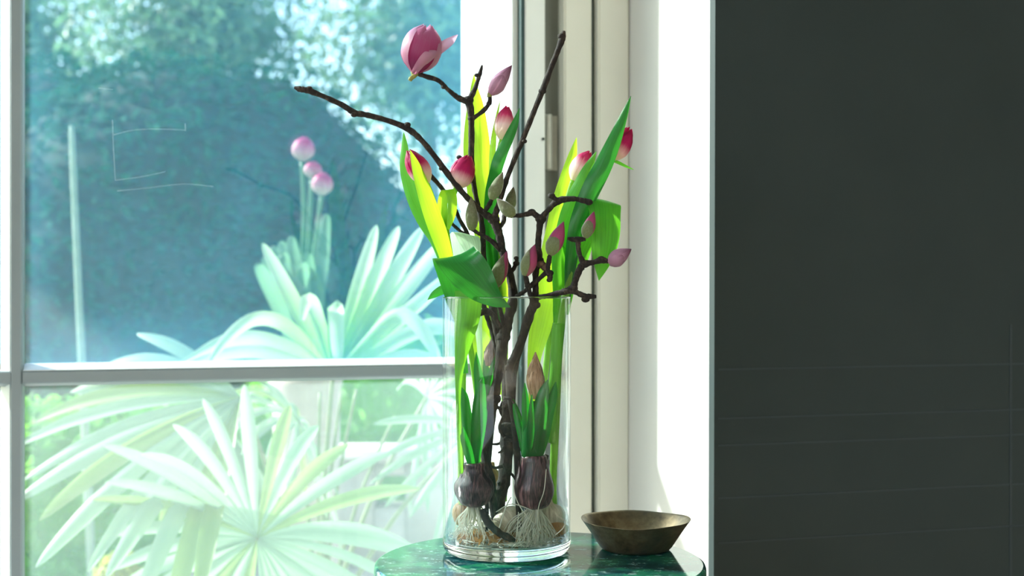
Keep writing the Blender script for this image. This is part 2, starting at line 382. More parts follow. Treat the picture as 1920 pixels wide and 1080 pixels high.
def petal(base, axis, H, Rm, phi, prof, wid, bend=0.0, na=5, ns=14, ref=None):
    """one petal wrapped on a surface of revolution; prof R(s)/Rm, wid = half angle(s) in radians"""
    bm = bmesh.new(); uvl = bm.loops.layers.uv.verify()
    ax = Vector(axis).normalized(); e1 = (ref or Vector((0,-1,0))); e1 = (e1-ax*e1.dot(ax)).normalized(); e2 = ax.cross(e1); rows = []
    for i in range(ns+1):
        s = i/ns; r = smoothtab(prof, s)*Rm; w = smoothtab(wid, s)
        row = []
        for k in range(-na, na+1):
            t = k/na; a = phi + t*w
            rad = e1*math.cos(a) + e2*math.sin(a); c = e1*math.cos(phi) + e2*math.sin(phi)
            hh = H*s*(1-.06*t*t)
            row.append(bm.verts.new(Vector(base) + ax*hh + rad*r*(1+.05*abs(t)) + c*(bend*s*s*Rm)))
        rows.append(row)
    for i in range(ns):
        for k in range(2*na):
            f = bm.faces.new((rows[i][k], rows[i][k+1], rows[i+1][k+1], rows[i+1][k]))
            for lp, (a, b) in zip(f.loops, ((i, k), (i, k+1), (i+1, k+1), (i+1, k))): lp[uvl].uv = (a/ns, b/(2*na))
    return bm

# ================================================================ THE ROOM
Z0, Z1 = 0.0, 3.2; OZ0, OZ1 = 0.30, 2.95
U_L, U_R, V_B = -2.4, 2.6, -2.6
V_IN, V_OUT, U_REV = 1.882, 2.674, 0.871
bm = bmesh.new()
# dark room-side wall, its corner leaning a hair as in the photograph
def lean(u, z): return u - (z-EYE)*(-.003)
prof = [(U_REV, V_IN), (U_R, V_IN), (U_R, V_IN+.02), (U_REV, V_IN+.02)]
bm = prism(prof, lambda p, a: R(lean(p[0], a) if p[0] < 1 else p[0], p[1], a), Z0, Z1)
struct(obj('wall_front', bm, M['wall_dark'], smooth=False))
bm = boxuv(U_L, -1.35, V_IN, V_IN+.02, Z0, Z1); boxuv(-1.35, U_REV, V_IN, V_IN+.02, OZ1, Z1, bm); boxuv(-1.35, U_REV, V_IN, V_IN+.02, Z0, OZ0, bm)
struct(obj('trim_1', bm, M['wall_dark'], smooth=False))
for yy in (688, 777, 826, 922, 1003):  # thin raised bluish lines added for faint reflections on the wall
    z_ = EYE-(yy-540)/F*2.12
    obj('reflection_line', boxuv(.878, 1.46, V_IN-.0008, V_IN+.001, z_-.0012, z_+.0012), M['wall_line'], bpy.data.objects['wall_front'], False)
obj('reflection_line', boxuv(1.401, 1.405, V_IN-.0008, V_IN+.001, Z0, 1.03), M['wall_line'], bpy.data.objects['wall_front'], False)
# masonry and reveals
bm = prism([(U_REV, V_IN+.02), (U_R, V_IN+.02), (U_R, V_OUT), (U_REV, V_OUT)], lambda p, a: R(lean(p[0], a) if p[0] < 1 else p[0], p[1], a), Z0, Z1)
boxuv(.7275, U_REV, 2.30, V_OUT, Z0, Z1, bm); boxuv(.668, .7275, 2.345, V_OUT, Z0, Z1, bm)
boxuv(U_L, -1.35, V_IN+.02, V_OUT, Z0, Z1, bm); boxuv(-1.35, U_REV, V_IN+.02, V_OUT, OZ1, Z1, bm); boxuv(-1.35, U_REV, V_IN+.02, V_OUT, Z0-.1, OZ0, bm)
struct(obj('wall_reveal', bm, M['reveal'], smooth=False))
struct(obj('floor', boxuv(U_L, U_R, V_B, V_IN, -.05, 0), M['floor'], smooth=False))
struct(obj('ceiling', boxuv(U_L, U_R, V_B, V_OUT, Z1, Z1+.1), M['room'], smooth=False))
bm = boxuv(U_L-.1, U_L, V_B, V_OUT, 0, .65); boxuv(U_L-.1, U_L, V_B, V_OUT, 2.55, Z1, bm); boxuv(U_L-.1, U_L, V_B, -1.8, .65, 2.55, bm); boxuv(U_L-.1, U_L, .4, V_OUT, .65, 2.55, bm)
struct(obj('wall_left', bm, M['room'], smooth=False))
struct(obj('wall_right', boxuv(U_R, U_R+.1, V_B, V_OUT, 0, Z1), M['room'], smooth=False))
bm = boxuv(U_L, U_R, V_B-.1, V_B, 0, Z1)
struct(obj('wall_back', bm, M['room'], smooth=False))

# window frame
win = bpy.data.objects.new('window_1', None); COL.objects.link(win); win['kind'] = 'structure'; win.location = R(-.2, 2.3, OZ0)
def wpart(name, bm, m, label=None, sm=False): return obj(name, bm, M[m], win, sm, label)
ZB, ZT = OZ0, OZ1
wpart('frame_strip', boxuv(.812, .871, 2.242, 2.30, ZB, ZT, bev=.003), 'cream', 'cream outer frame strip beside the white reveal')
wpart('groove', boxuv(.803, .812, 2.268, 2.30, ZB, ZT), 'gasket', 'groove between the two cream strips, its shadow in the dark colour')  # shadow of the gap filled in with dark gasket colour
wpart('frame_strip', boxuv(.7506, .803, 2.250, 2.30, ZB, ZT, bev=.003), 'cream', 'cream inner frame strip beside the hinge')
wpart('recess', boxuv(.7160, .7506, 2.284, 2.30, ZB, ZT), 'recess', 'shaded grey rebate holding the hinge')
wpart('stile', boxuv(.678, .7150, 2.250, 2.335, ZB, ZT, bev=.002), 'sash', 'pale sash stile')
wpart('gasket', boxuv(.6715, .6785, 2.2535, 2.330, ZB, ZT), 'gasket', 'dark glazing gasket')
wpart('glazing_bead', boxuv(.660, .6715, 2.272, 2.330, ZB, ZT, bev=.002), 'sash', 'white bead beside the dark gasket')
hz0, hz1 = EYE-(316-540)/F*2.36, EYE-(212-540)/F*2.36
hb = lathe([(.0001, hz0), (.0068, hz0), (.0072, hz0+.002), (.0072, hz1-.002), (.0068, hz1), (.0001, hz1)], R(.7265, 2.268, 0), n=16)
hg = wpart('hinge', hb, 'hinge', 'grey metal barrel hinge', True)
obj('hinge_leaf', boxuv(.729, .748, 2.2825, 2.2838, hz0, hz1), M['hinge'], hg, False)
zz = EYE-(261-540)/F*2.36
sp = R(.7105, 2.2495, zz)
obj('screw', lathe([(.0001, 0), (.0026, 0), (.0026, .003), (.0001, .0035)], sp, axis=R(0, -1, 0), n=12), M['screw'], hg)
# glazing bars: flat face with a bevel to the glass
def hbar(z0, z1, zt, u0, u1, name='glazing_bar', lb=None):
    wpart(name, prism([(2.284, z0+.002), (2.282, z0+.004), (2.282, z1-.002), (2.285, z1), (2.308, zt), (2.322, zt), (2.322, z0-.003), (2.300, z0-.003)], lambda p, a: R(a, p[0], p[1]), u0, u1), 'bar', lb)
def vbar(u0, u1, ub, lb=None, z0=ZB, z1=ZT):
    wpart('glazing_bar', prism([(u0+.002, 2.282), (u1-.003, 2.282), (u1, 2.286), (u1+.001, 2.322), (ub, 2.322), (ub, 2.312), (u0, 2.285)], lambda p, a: R(p[0], p[1], a), z0, z1), 'bar', lb)
vbar(-.177, -.158, -.192, 'upright glazing bar at the left of the panes')
hbar(.9335, .9560, .9562, -.158, .6605, lb='level glazing bar across the window'); hbar(.9335, .9560, .9562, -1.0, -.176)
wpart('rail', boxuv(-1.05, .678, 2.25, 2.335, ZB, ZB+.11, bev=.003), 'sash'); wpart('rail', boxuv(-1.05, .678, 2.25, 2.335, ZT-.07, ZT, bev=.003), 'sash')
wpart('stile', boxuv(-1.10, -1.0, 2.25, 2.335, ZB, ZT, bev=.003), 'sash'); wpart('frame_strip', boxuv(-1.35, -1.10, 2.25, 2.345, ZB, ZT, bev=.003), 'cream')
G0, G1 = 2.3140, 2.3165
def pane(u0, u1, z0, z1, m, lb): return wpart('pane', boxuv(u0, u1, G0, G1, z0, z1), m, lb)
up = pane(-.156, .6595, .9665, 2.879, 'glass_up', 'dusty bluish upper pane with fine scratches'); pane(-.156, .6595, .411, .930, 'glass_low', 'clearer lower pane')
pane(-1.0, -.193, .9665, 2.879, 'glass_up', None); pane(-1.0, -.193, .411, .930, 'glass_low', None); 
wpart('glazing_bead', prism([(2.2835, .9562), (2.3220, .9562), (2.3220, .9664), (2.3135, .9664), (2.2835, .9572)], lambda p, a: R(a, p[0], p[1]), -.157, .6600), 'sash', 'sunlit bead above the level glazing bar, its light in the white paint')  # sunlit bevels of the bars: their light put into whiter paint
wpart('glazing_bead', prism([(-.1775, 2.2845), (-.1775, 2.322), (-.1935, 2.322), (-.1935, 2.3135)], lambda p, a: R(p[0], p[1], a), ZB, ZT), 'sash', 'sunlit bead left of the upright bar, its light in the white paint')
# scratches on the upper pane
def onpane(px, py):
    s = (px-960)/F; D = (G0-.0006)/(CA - s*SA); return at(px, py, D)
for pl in ([(211, 225), (212, 262), (214, 300), (216, 338)], [(213, 253), (250, 244), (300, 242), (348, 244)], [(347, 232), (348, 246)], [(216, 338), (262, 332), (310, 322)], [(220, 358), (280, 352), (345, 345), (400, 350)], [(185, 165), (212, 168)]):
    obj('scratch', tube([(*onpane(a, b), .00028) for a, b in pl], 4, None, 3), M['scratch'], up)

# ================================================================ TABLE, BOWL, VASE
TC = at(1012, 540, 1.66); TC.z = 0
tb = thing('side_table', 'round green marble side table with a glossy veined top, in front of the window', 'table', TC)
r = .2055
pr = [(.0001, TABLE_Z-.030), (r-.004, TABLE_Z-.030), (r-.001, TABLE_Z-.028), (r, TABLE_Z-.025), (r, TABLE_Z-.005), (r-.0012, TABLE_Z-.0015), (r-.004, TABLE_Z), (.0001, TABLE_Z)]
bm = lathe(pr, TC, n=128); o = obj('tabletop', bm, M['marble'], tb)
o.data.polygons.foreach_set('use_smooth', [abs(q.normal.z) < .9 for q in o.data.polygons])
obj('column', lathe([(.03, .03), (.022, .06), (.018, .3), (.018, .66), (.04, .705), (.11, .72)], TC, n=32), M['pedestal'], tb)
obj('foot', lathe([(.15, 0), (.15, .012), (.12, .022), (.03, .032)], TC, n=48), M['pedestal'], tb)

BC = at(1192, 540, 1.735); BC.z = TABLE_Z
bm = bmesh.new(); n = 64
prof = [(.0001, .0), (.0425, .0), (.0455, .0015), (.0585, .022), (.0705, .0385), (.0717, .0395), (.0700, .0400), (.0570, .0245), (.0430, .0065), (.036, .0042), (.0001, .0035)]
rings = []
for i, (r, h) in enumerate(prof):
    ring = []
    for k in range(n):
        a = 2*PI*k/n
        w = (r/.07)**2
        rr = r*(1 + w*(.008*math.sin(3*a+.6)+.006*math.sin(5*a)))
        hh = h + w*(.0007*math.sin(2*a+2.4)+.0005*math.sin(5*a+.3))*(1 if h > .02 else 0)
        ring.append(bm.verts.new(BC + Vector((rr*math.cos(a), rr*math.sin(a), hh))))
    rings.append(ring)
for i in range(len(prof)-1):
    for k in range(n): bm.faces.new((rings[i][k], rings[i][(k+1) % n], rings[i+1][(k+1) % n], rings[i+1][k]))
bmesh.ops.remove_doubles(bm, verts=bm.verts[:], dist=1e-3*.5)
o = rebase(obj('bowl', bm, M['bronze']), BC); tag(o, 'small aged bronze bowl with flaring uneven rim on the green marble table', 'bowl')
o.modifiers.new('sub', 'SUBSURF').levels = 1; o.modifiers['sub'].render_levels = 1

VC = av(950, 540); VC.z = TABLE_Z
RO, RI, VH, VB = .0828, .0790, .3276, .0150
vase = thing('glass_vase', 'tall clear glass cylinder vase holding bulbs, tulips and magnolia branches', 'vase', VC)
obj('vase_wall', lathe([(RO, .0165), (RO, VH-.001), (RO-.001, VH), (RI+.001, VH), (RI, VH-.001), (RI, .0165), (RO, .0165)], VC, n=128), M['vase'], vase)
obj('thick_base', lathe([(.0001, .0002), (.070, .0002), (.078, .0014), (RO-.001, .006), (RO, .010), (RO, .0162), (RI-.002, .0162), (.070, VB-.001), (.05, VB-.002), (.0001, VB-.0025)], VC, n=128), M['vase_base'], vase, label='thick heavy glass base')
obj('rim', lathe([(RI-.0001, VH-.0007), (RO+.0001, VH-.0007), (RO+.0002, VH+.0008), (RO-.0018, VH+.0016), (RI-.0001, VH+.0008), (RI-.0001, VH-.0007)], VC, n=96), M['vase_base'], vase, label='polished glass rim')
FLZ = TABLE_Z+VB

# ================================================================ MAGNOLIA BRANCHES
def knot(bm, px, py, d, r):
    c = av(px, py, d); bmesh.ops.create_icosphere(bm, subdivisions=2, radius=r*PX, matrix=Matrix.Translation(c) @ Matrix.Diagonal((1.1, 1, .85, 1)))
def wood(pts, parent, n=10, knots=(), name='stem', m='bark', jit=.10):
    Q = [(a, b, d, r) for a, b, d, r in pts]
    bm = ptube(Q, n, None, 6, jit)
    for k in knots: knot(bm, *k)
    return obj(name, bm, M[m], parent)
BUDP = [(0, .30), (.12, .72), (.3, .97), (.45, 1), (.65, .80), (.85, .40), (1, .04)]
def bud(base, tip, w, d, parent, kind='fuzz', d2=None, scale=None, label=None, ph=0.0):
    """base, tip in px; w half width px"""
    b = av(*base, d); t = av(*tip, d if d2 is None else d2); ax = t-b; H = ax.length
    prof = [(max(.0001, smoothtab(BUDP, i/14)*w*PX), H*i/14) for i in range(15)]; prof[-1] = (.0001, H)
    o = obj('bud', lathe(prof, b, ax, 18, None, None, .05), M[kind], parent, label=label)
    if scale:
        mk, frac, off = scale
        pb = petal(b - ax*.01, ax, H*frac, w*PX*1.10, off, [(0, .35), (.15, .78), (.4, 1.03), (.65, .90), (.85, .62), (1, .30)], [(0, 1.3), (.4, 1.25), (.75, .9), (1, .12)], na=4, ns=12)
        obj('bud_scale', pb, M[mk], o)
    return o

# -- A: forked branch with two long bare twigs
LB = av(922, 905, -.01); LB.z = FLZ+.002
ma = thing('magnolia_branch', 'forked magnolia branch with two long bare twigs reaching up left and up right', 'branch', (LB.x, LB.y, FLZ))
wood([(926, 412, -.01, 9), (936, 440, -.01, 8), (945, 480, -.01, 7), (957, 520, -.01, 7.5), (962, 560, -.01, 9), (952, 600, -.01, 11), (943, 640, -.01, 11.5), (938, 680, -.01, 10), (931, 720, -.01, 9.5), (922, 760, -.01, 11), (914, 800, -.01, 10), (910, 850, -.01, 9), (918, 900, -.01, 10), (926, 960, -.01, 8), (930, 1006, -.01, 5)], ma, 12, [(926, 412, -.01, 11), (926, 748, -.012, 13), (968, 494, -.01, 6), (944, 632, -.01, 13)])
wood([(552, 164, -.02, 2.5), (562, 167, -.02, 5.5), (578, 170, -.02, 6), (600, 178, -.02, 5), (640, 196, -.02, 5), (664, 211, -.02, 6), (685, 215, -.02, 5.5), (720, 224, -.02, 5.2), (762, 240, -.015, 6), (795, 268, -.015, 5.2), (835, 320, -.01, 5.5), (870, 364, -.01, 5.5), (905, 398, -.01, 6.5), (926, 412, -.01, 8)], ma, 10, [(664, 215, -.023, 6), (764, 234, -.018, 6), (580, 166, -.02, 5.5), (828, 316, -.013, 5)], 'twig')
wood([(1057, 58, -.03, 3), (1055, 70, -.03, 6), (1047, 92, -.03, 5.2), (1034, 125, -.028, 5), (1019, 165, -.025, 6), (1000, 212, -.02, 5), (980, 262, -.02, 5.5), (960, 310, -.015, 4.8), (946, 347, -.015, 5.5), (938, 375, -.01, 5), (930, 398, -.01, 6), (926, 412, -.01, 7)], ma, 10, [(1017, 171, -.025, 7), (983, 265, -.022, 5), (1053, 68, -.03, 7), (945, 343, -.015, 6)], 'twig')
wood([(883, 428, -.02, 4), (896, 437, -.018, 3.5), (910, 444, -.015, 4), (925, 455, -.012, 4.5), (938, 470, -.01, 4)], ma, 8, (), 'twig')
bud((884, 432), (884, 368), 11, -.02, ma, label='grey-green felted bud below the pink tulip', scale=('fuzz', .8, .3))
wood([(922, 374, -.035, 4), (917, 384, -.03, 4.5), (909, 397, -.02, 4)], ma, 8, [(918, 382, -.03, 5)], 'twig')
bud((922, 374), (943, 322), 11, -.035, ma, scale=('fuzz', .75, -.2))
wood([(952, 392, -.0, 4), (946, 402, -.0, 4.5), (944, 416, -.005, 4.5), (936, 428, -.01, 4)], ma, 8, (), 'twig')
bud((954, 394), (963, 350), 10, .0, ma, scale=('fuzz', .8, .5))
wood([(968, 482, -.01, 3), (968, 494, -.01, 4), (958, 512, -.01, 4)], ma, 8, [(968, 484, -.01, 4.5)], 'twig')
bud((927, 540), (951, 470), 13.5, -.03, ma, 'bud_pink', scale=('fuzz', .92, -.5), label='half-open bud, green scale over pink petals')
wood([(927, 540, -.03, 4), (932, 560, -.028, 4), (940, 590, -.02, 4), (946, 620, -.012, 4)], ma, 8, (), 'twig')
wood([(874, 610, -.045, 5.5), (884, 600, -.043, 4.5), (898, 590, -.04, 4.5), (912, 584, -.035, 7), (925, 592, -.03, 5), (938, 615, -.02, 5)], ma, 8, [(874, 611, -.045, 6.5), (910, 584, -.035, 8)], 'twig')

# -- B: flowering branch
FB = av(945, 940, -.0)
mb = thing('magnolia_branch', 'tall magnolia branch carrying the open pink flower and a lilac bud', 'branch', (FB.x, FB.y, FLZ))
wood([(878, 188, .01, 8.5), (883, 212, .01, 6.5), (884, 250, .01, 5.5), (884, 300, .012, 5.5), (889, 350, .015, 5), (897, 390, .015, 5), (904, 425, .015, 5.5), (907, 480, .02, 5.5), (914, 520, .02, 6), (921, 560, .02, 7), (928, 600, .02, 8), (938, 645, .02, 8), (946, 690, .015, 8), (949, 740, .01, 8), (951, 780, .005, 10), (952, 810, .0, 15), (950, 850, .0, 13), (945, 900, .0, 13), (938, 935, .0, 11), (936, 1004, .0, 5)], mb, 12, [(878, 188, .01, 10), (952, 805, -.004, 17), (957, 800, -.010, 8), (884, 222, .01, 7)])
wood([(783, 138, .0, 4), (800, 144, .0, 4.5), (822, 151, .002, 4.5), (840, 168, .005, 4), (860, 184, .008, 5.5), (878, 190, .01, 7)], mb, 8, [(832, 163, .003, 5), (862, 184, .008, 6)], 'twig')
wood([(904, 122, .01, 1.5), (901, 134, .01, 4), (896, 150, .01, 4), (889, 170, .01, 5), (878, 190, .01, 7)], mb, 8, [(894, 141, .008, 4.5)], 'twig')
wood([(918, 178, .005, 3.5), (918, 192, .006, 4), (908, 206, .008, 4.5), (894, 217, .01, 4), (884, 224, .01, 4.5)], mb, 8, [(917, 194, .006, 5)], 'twig')
wood([(918, 171, .005, 3), (918, 182, .005, 5)], mb, 8, (), 'bud_stalk', 'green_knob')
bud((919, 176), (960, 122), 14, .005, mb, 'bud_lilac', scale=('bud_lilac', .8, .4), label='closed dusty lilac bud')
# open flower
fb = av(778, 137, .0); fa = (av(805, 47, -.004)-fb); FH = fa.length; PR = .040*.62
core = obj('flower_centre', lathe([(.0035, -.004), (.006, 0), (.005, .012), (.003, .020), (.0001, .024)], fb, fa, 14), M['green_knob'], mb, label='green base of the open flower')
wood([(768, 151, -.005, 3.5), (772, 146, -.004, 4.5), (783, 138, .0, 4)], mb, 8, (), 'bract', 'green_knob')
PRO = [(0, .16), (.13, .66), (.32, .98), (.55, 1.03), (.75, .90), (.9, .62), (1, .22)]
WI = [(0, .9), (.3, 1.0), (.65, 1.02), (.85, .9), (.95, .65), (1, .12)]
for phi, sc, rm, m_, bd in ((-.55, .97, 1.0, 'magnolia', .0), (.65, 1.0, .95, 'magnolia', .05), (1.9, .96, .98, 'magnolia_out', .1), (3.1, 1.03, 1.0, 'magnolia', .0), (4.3, 1.0, 1.02, 'magnolia_out', .05), (-1.5, .99, 1.06, 'magnolia_out', .0), (.05, .90, .80, 'magnolia', .0)):
    obj('petal', petal(fb, fa, FH*sc, PR*rm, phi, PRO, WI, bd), M[m_], core)
# lower petal folding to the right with its tip, and a narrow petal sticking out
obj('petal', ribbon([(*av(776, 138, -.006), .004), (*av(788, 121, -.024), .0058), (*av(801, 108, -.026), .0075), (*av(813, 99, -.020), .0062), (*av(819, 92, -.014), .002)], None, .5, .5), M['magnolia_out'], core, label='pale petal folded outward')
obj('petal', ribbon([(*av(806, 108, -.008), .003), (*av(818, 98, -.008), .0055), (*av(832, 86, -.006), .0062), (*av(846, 76, -.004), .005), (*av(858, 65, -.002), .0006)], None, .2, .5), M['magnolia_out'], core, label='narrow petal sticking out')

# -- C: right-hand branch with the T-shaped top
CB = av(972, 950, -.03)
mc = thing('magnolia_branch', 'angular knobbly magnolia branch with two pink buds, right of the flowering branch', 'branch', (CB.x, CB.y, FLZ))
wood([(1014, 410, -.04, 8), (1011, 432, -.04, 5.5), (1009, 460, -.04, 6), (1010, 486, -.04, 7), (1004, 515, -.04, 5.5), (1004, 545, -.04, 6), (1000, 572, -.04, 8), (988, 600, -.038, 8), (978, 635, -.035, 7), (966, 665, -.03, 7), (956, 690, -.028, 8), (956, 740, -.025, 6.5), (964, 800, -.025, 6), (970, 870, -.025, 6), (972, 950, -.03, 5), (975, 1004, -.03, 4)], mc, 11, [(1014, 410, -.04, 10), (1010, 488, -.042, 9), (955, 690, -.028, 9), (1004, 572, -.04, 9)])
wood([(962, 404, -.05, 4), (975, 404, -.048, 4), (990, 401, -.045, 4.5), (999, 400, -.043, 5.5), (1014, 410, -.04, 6)], mc, 8, [(997, 398, -.043, 7.5)], 'twig')
bud((963, 406), (931, 372), 11, -.052, mc, scale=('fuzz', .8, .2))
wood([(1014, 410, -.04, 6), (1026, 396, -.042, 5), (1040, 381, -.044, 6), (1056, 374, -.045, 6), (1078, 373, -.045, 4.5), (1092, 376, -.046, 5), (1104, 378, -.047, 5)], mc, 8, [(1045, 378, -.044, 8), (1104, 379, -.047, 7)], 'twig')
wood([(1046, 377, -.044, 5), (1036, 369, -.044, 4.5), (1032, 362, -.044, 2.5)], mc, 8, [(1034, 367, -.044, 6.5)], 'twig')
wood([(1031, 478, -.05, 4), (1029, 492, -.05, 4.5), (1027, 506, -.048, 4.5), (1031, 516, -.048, 6), (1031, 528, -.048, 3.5)], mc, 8, [(1030, 512, -.048, 7.5), (1030, 525, -.048, 5)], 'twig')
wood([(1027, 508, -.048, 4.5), (1014, 520, -.045, 4), (1000, 532, -.045, 4.5), (985, 545, -.04, 4), (968, 556, -.03, 4)], mc, 8, (), 'twig')
wood([(1008, 488, -.042, 6), (1018, 498, -.044, 7.5), (1028, 506, -.047, 5)], mc, 8, [(1014, 495, -.045, 8)], 'twig', 'node')
bud((1032, 478), (1057, 415), 14, -.05, mc, 'bud_pink', scale=('fuzz', .72, -.55), label='opening bud with a green scale over dusty pink')
wood([(985, 515, -.055, 4), (988, 530, -.053, 5), (993, 548, -.05, 4.5), (1000, 570, -.042, 5)], mc, 8, [(990, 536, -.053, 6)], 'twig')
bud((985, 517), (1003, 458), 13.5, -.055, mc, 'bud_pink', scale=('fuzz', .9, -1.1), label='opening bud showing magenta petals')
# -- D: low right-hand branch
DB = av(985, 960, .03)
md = thing('magnolia_branch', 'low magnolia branch leaning right over the vase rim with a lilac bud', 'branch', (DB.x, DB.y, FLZ))
wood([(1074, 543, -.045, 8), (1050, 549, -.042, 5.5), (1025, 555, -.038, 4.5), (1000, 562, -.03, 5), (996, 590, -.025, 6), (986, 620, -.02, 6), (975, 655, -.012, 6), (964, 700, .0, 6), (962, 780, .02, 6), (975, 880, .03, 6), (990, 960, .03, 5), (990, 1003, .03, 4)], md, 10, [(1074, 541, -.045, 9)])
wood([(1074, 543, -.045, 7), (1081, 520, -.045, 6), (1088, 503, -.045, 7), (1096, 495, -.045, 7), (1112, 492, -.045, 5), (1127, 488, -.045, 6), (1141, 490, -.045, 4.5)], md, 9, [(1096, 495, -.045, 9), (1127, 486, -.045, 7)], 'twig')
wood([(1094, 494, -.045, 6), (1087, 478, -.044, 4.5), (1084, 462, -.044, 5), (1084, 448, -.044, 5)], md, 8, (), 'twig')
wood([(1064, 447, -.044, 2.5), (1075, 449, -.044, 5), (1086, 449, -.044, 5.5), (1098, 448, -.044, 3.5)], md, 8, [(1084, 450, -.044, 7)], 'twig')
wood([(1074, 543, -.045, 7), (1084, 550, -.046, 5), (1098, 555, -.047, 5), (1112, 556, -.048, 4.5), (1118, 556, -.048, 3)], md, 8, [(1098, 561, -.047, 7.5), (1074, 545, -.045, 8)], 'twig')
bud((1098, 446), (1114, 396), 11, -.044, md, 'bud_pink', scale=('fuzz', .80, -.4), label='upright bud, pale scale and dark tip')
bud((1141, 493), (1184, 467), 14.5, -.045, md, 'bud_lilac', scale=('bud_lilac', .8, .8), label='closed dusty lilac bud')
# -- E: thin twig at the left
EB = av(900, 900, .03)
me_ = thing('magnolia_branch', 'thin bare magnolia twig behind the left tulips', 'branch', (EB.x, EB.y, FLZ))
wood([(806, 328, .02, 4.5), (826, 350, .02, 4.5), (848, 382, .02, 4), (862, 412, .022, 4), (878, 442, .025, 4), (890, 490, .028, 4.5), (900, 545, .03, 5), (912, 590, .03, 5), (924, 625, .03, 5.5), (932, 680, .03, 5), (925, 780, .03, 5), (915, 880, .03, 5), (912, 1003, .03, 4)], me_, 8, [(845, 376, .02, 5)])
wood([(842, 414, .02, 2.5), (852, 424, .02, 3.5), (864, 434, .022, 3), (878, 442, .025, 3)], me_, 8, [(845, 418, .02, 4)], 'twig')
wood([(858, 294, .005, 3), (866, 299, .008, 4.5), (878, 306, .012, 3.5)], mb, 8, [(861, 295, .006, 5)], 'twig')
# short spurs among the lower stems
for k in range(26):
    x = random.uniform(905, 1035); y = random.uniform(740, 900); d = random.uniform(-.03, .04)
    if x > 975 and y < 800: continue
    a = random.uniform(-1.3, 1.3) + (PI if random.random() < .5 else 0); Ls = random.uniform(14, 42)
    hx = 945 if abs(x-945) < 40 else x
    wood([(hx, y, d, 4), (hx+Ls*.5*math.cos(a), y+Ls*.5*math.sin(a), d-.004, 3), (hx+Ls*math.cos(a+.4), y+Ls*math.sin(a+.4), d-.006, 2)], mb if k % 2 else mc, 6, (), 'spur')

# ================================================================ TULIPS
TPRO = [(0, .22), (.12, .66), (.3, .95), (.5, 1.0), (.72, .86), (.88, .58), (1, .14)]
TWI = [(0, .9), (.3, 1.0), (.6, 1.0), (.85, .92), (.95, .75), (1, .3)]
def tulip_flower(base, top, w, d, parent, m='tulip', d2=None, op=0.0, ph=0.0):
    b = av(*base, d); t = av(*top, d if d2 is None else d2); ax = t-b; H = ax.length
    for k in range(6):
        inner = k % 2
        obj('petal', petal(b, ax, H*(1.0 if inner else .97), w*PX*(.93 if inner else 1.02), ph+k*PI/3, TPRO, TWI, op*(0 if inner else 1)), M[m], parent)
def bulb(name, px, py, d, rx, h, m, parent, neck=.25, label=None, tilt=(0, 0, 1), ridge=9, prof=None):
    c = av(px, py, d)
    pr = [(.0001, -.5), (.30, -.49), (.62, -.42), (.88, -.24), (1, -.02), (.94, .16), (.74, .32), (neck+.16, .42), (neck+.03, .50), (neck, .60), (neck*.8, .66), (.0001, .66)]
    Q = cr(prof or pr, 3)
    return obj(name, lathe([(max(.0001, r*rx*PX), hh*h*PX) for r, hh in Q], c, tilt, 32, None, None, .03, ridge), M[m], parent, label=label)
def roots(px, py, d, n, parent, spread=40, drop=None, rr=.9, name='roots', up=0):
    bm = bmesh.new(); c = av(px, py, d)
    for k in range(n):
        a = random.uniform(0, 2*PI); q = random.uniform(.2, 1)
        e = Vector((c.x+math.cos(a)*spread*q*PX, c.y+math.sin(a)*spread*q*PX, FLZ+.001+random.uniform(0, .008)))
        e2 = Vector((e.x-VC.x, e.y-VC.y, 0))
        if e2.length > RI-.006: e2 *= (RI-.006)/e2.length; e = Vector((VC.x+e2.x, VC.y+e2.y, e.z))
        s = c + Vector((math.cos(a), math.sin(a), 0))*random.uniform(0, 12)*PX
        mid = s.lerp(e, .5) + Vector((random.uniform(-9, 9)*PX, random.uniform(-9, 9)*PX, random.uniform(-4, 10)*PX))
        q2 = s.lerp(e, .8) + Vector((random.uniform(-8, 8)*PX, random.uniform(-8, 8)*PX, random.uniform(-3, 6)*PX))
        w = rr*PX*random.uniform(.6, 1.3)
        tube([(*s, w*1.3), (*mid, w), (*q2, w*.9), (*e, w*.5)], 4, bm, 4)
    o = obj(name, bm, M['root'], parent); o['kind'] = 'stuff'; return o
GR = 'tulips in the glass vase'
def tulip(label, bpx, bd): 
    p = av(bpx, 900, bd); return thing('tulip', label, 'tulip', (p.x, p.y, FLZ), GR)

# T1 leftmost
t = tulip('leftmost pink tulip, half hidden behind a lime leaf', 866, .025)
tulip_flower((801, 345), (764, 281), 21, .0, t, 'tulip', ph=.4)
obj('stem', ptube([(801, 345, 0, 5), (812, 375, 0, 5), (828, 430, .0, 5), (843, 490, .005, 5.5), (856, 560, .01, 6), (866, 640, .015, 6), (868, 740, .02, 6), (864, 880, .025, 6), (866, 950, .025, 6)], 10), M['stem'], t)
leaf([(757, 248, .01, .5), (758, 275, .01, 8), (760, 315, .01, 13), (772, 365, .01, 16), (795, 412, .01, 17), (820, 460, .008, 13), (845, 530, .01, 9), (858, 600, .01, 6)], M['leaf_green'], t, twist=.5)
leaf([(769, 282, -.02, .5), (779, 308, -.02, 8), (793, 350, -.02, 13), (808, 395, -.02, 16), (824, 440, -.018, 16), (838, 485, -.015, 13), (850, 540, -.01, 10), (862, 620, .0, 6)], M['leaf_lime'], t, twist=-.2)
leaf([(878, 545, -.045, 27), (876, 590, -.048, 25), (868, 640, -.05, 17), (861, 690, -.05, 9), (859, 740, -.05, 5), (860, 800, -.045, 4.5), (864, 880, -.03, 4.5), (868, 940, .0, 4)], M['leaf_mid'], t, label='broad green leaf pressed against the glass', twist=.2)
bulb('bulb', 868, 962, .03, 20, 50, 'bulb_brown', t)
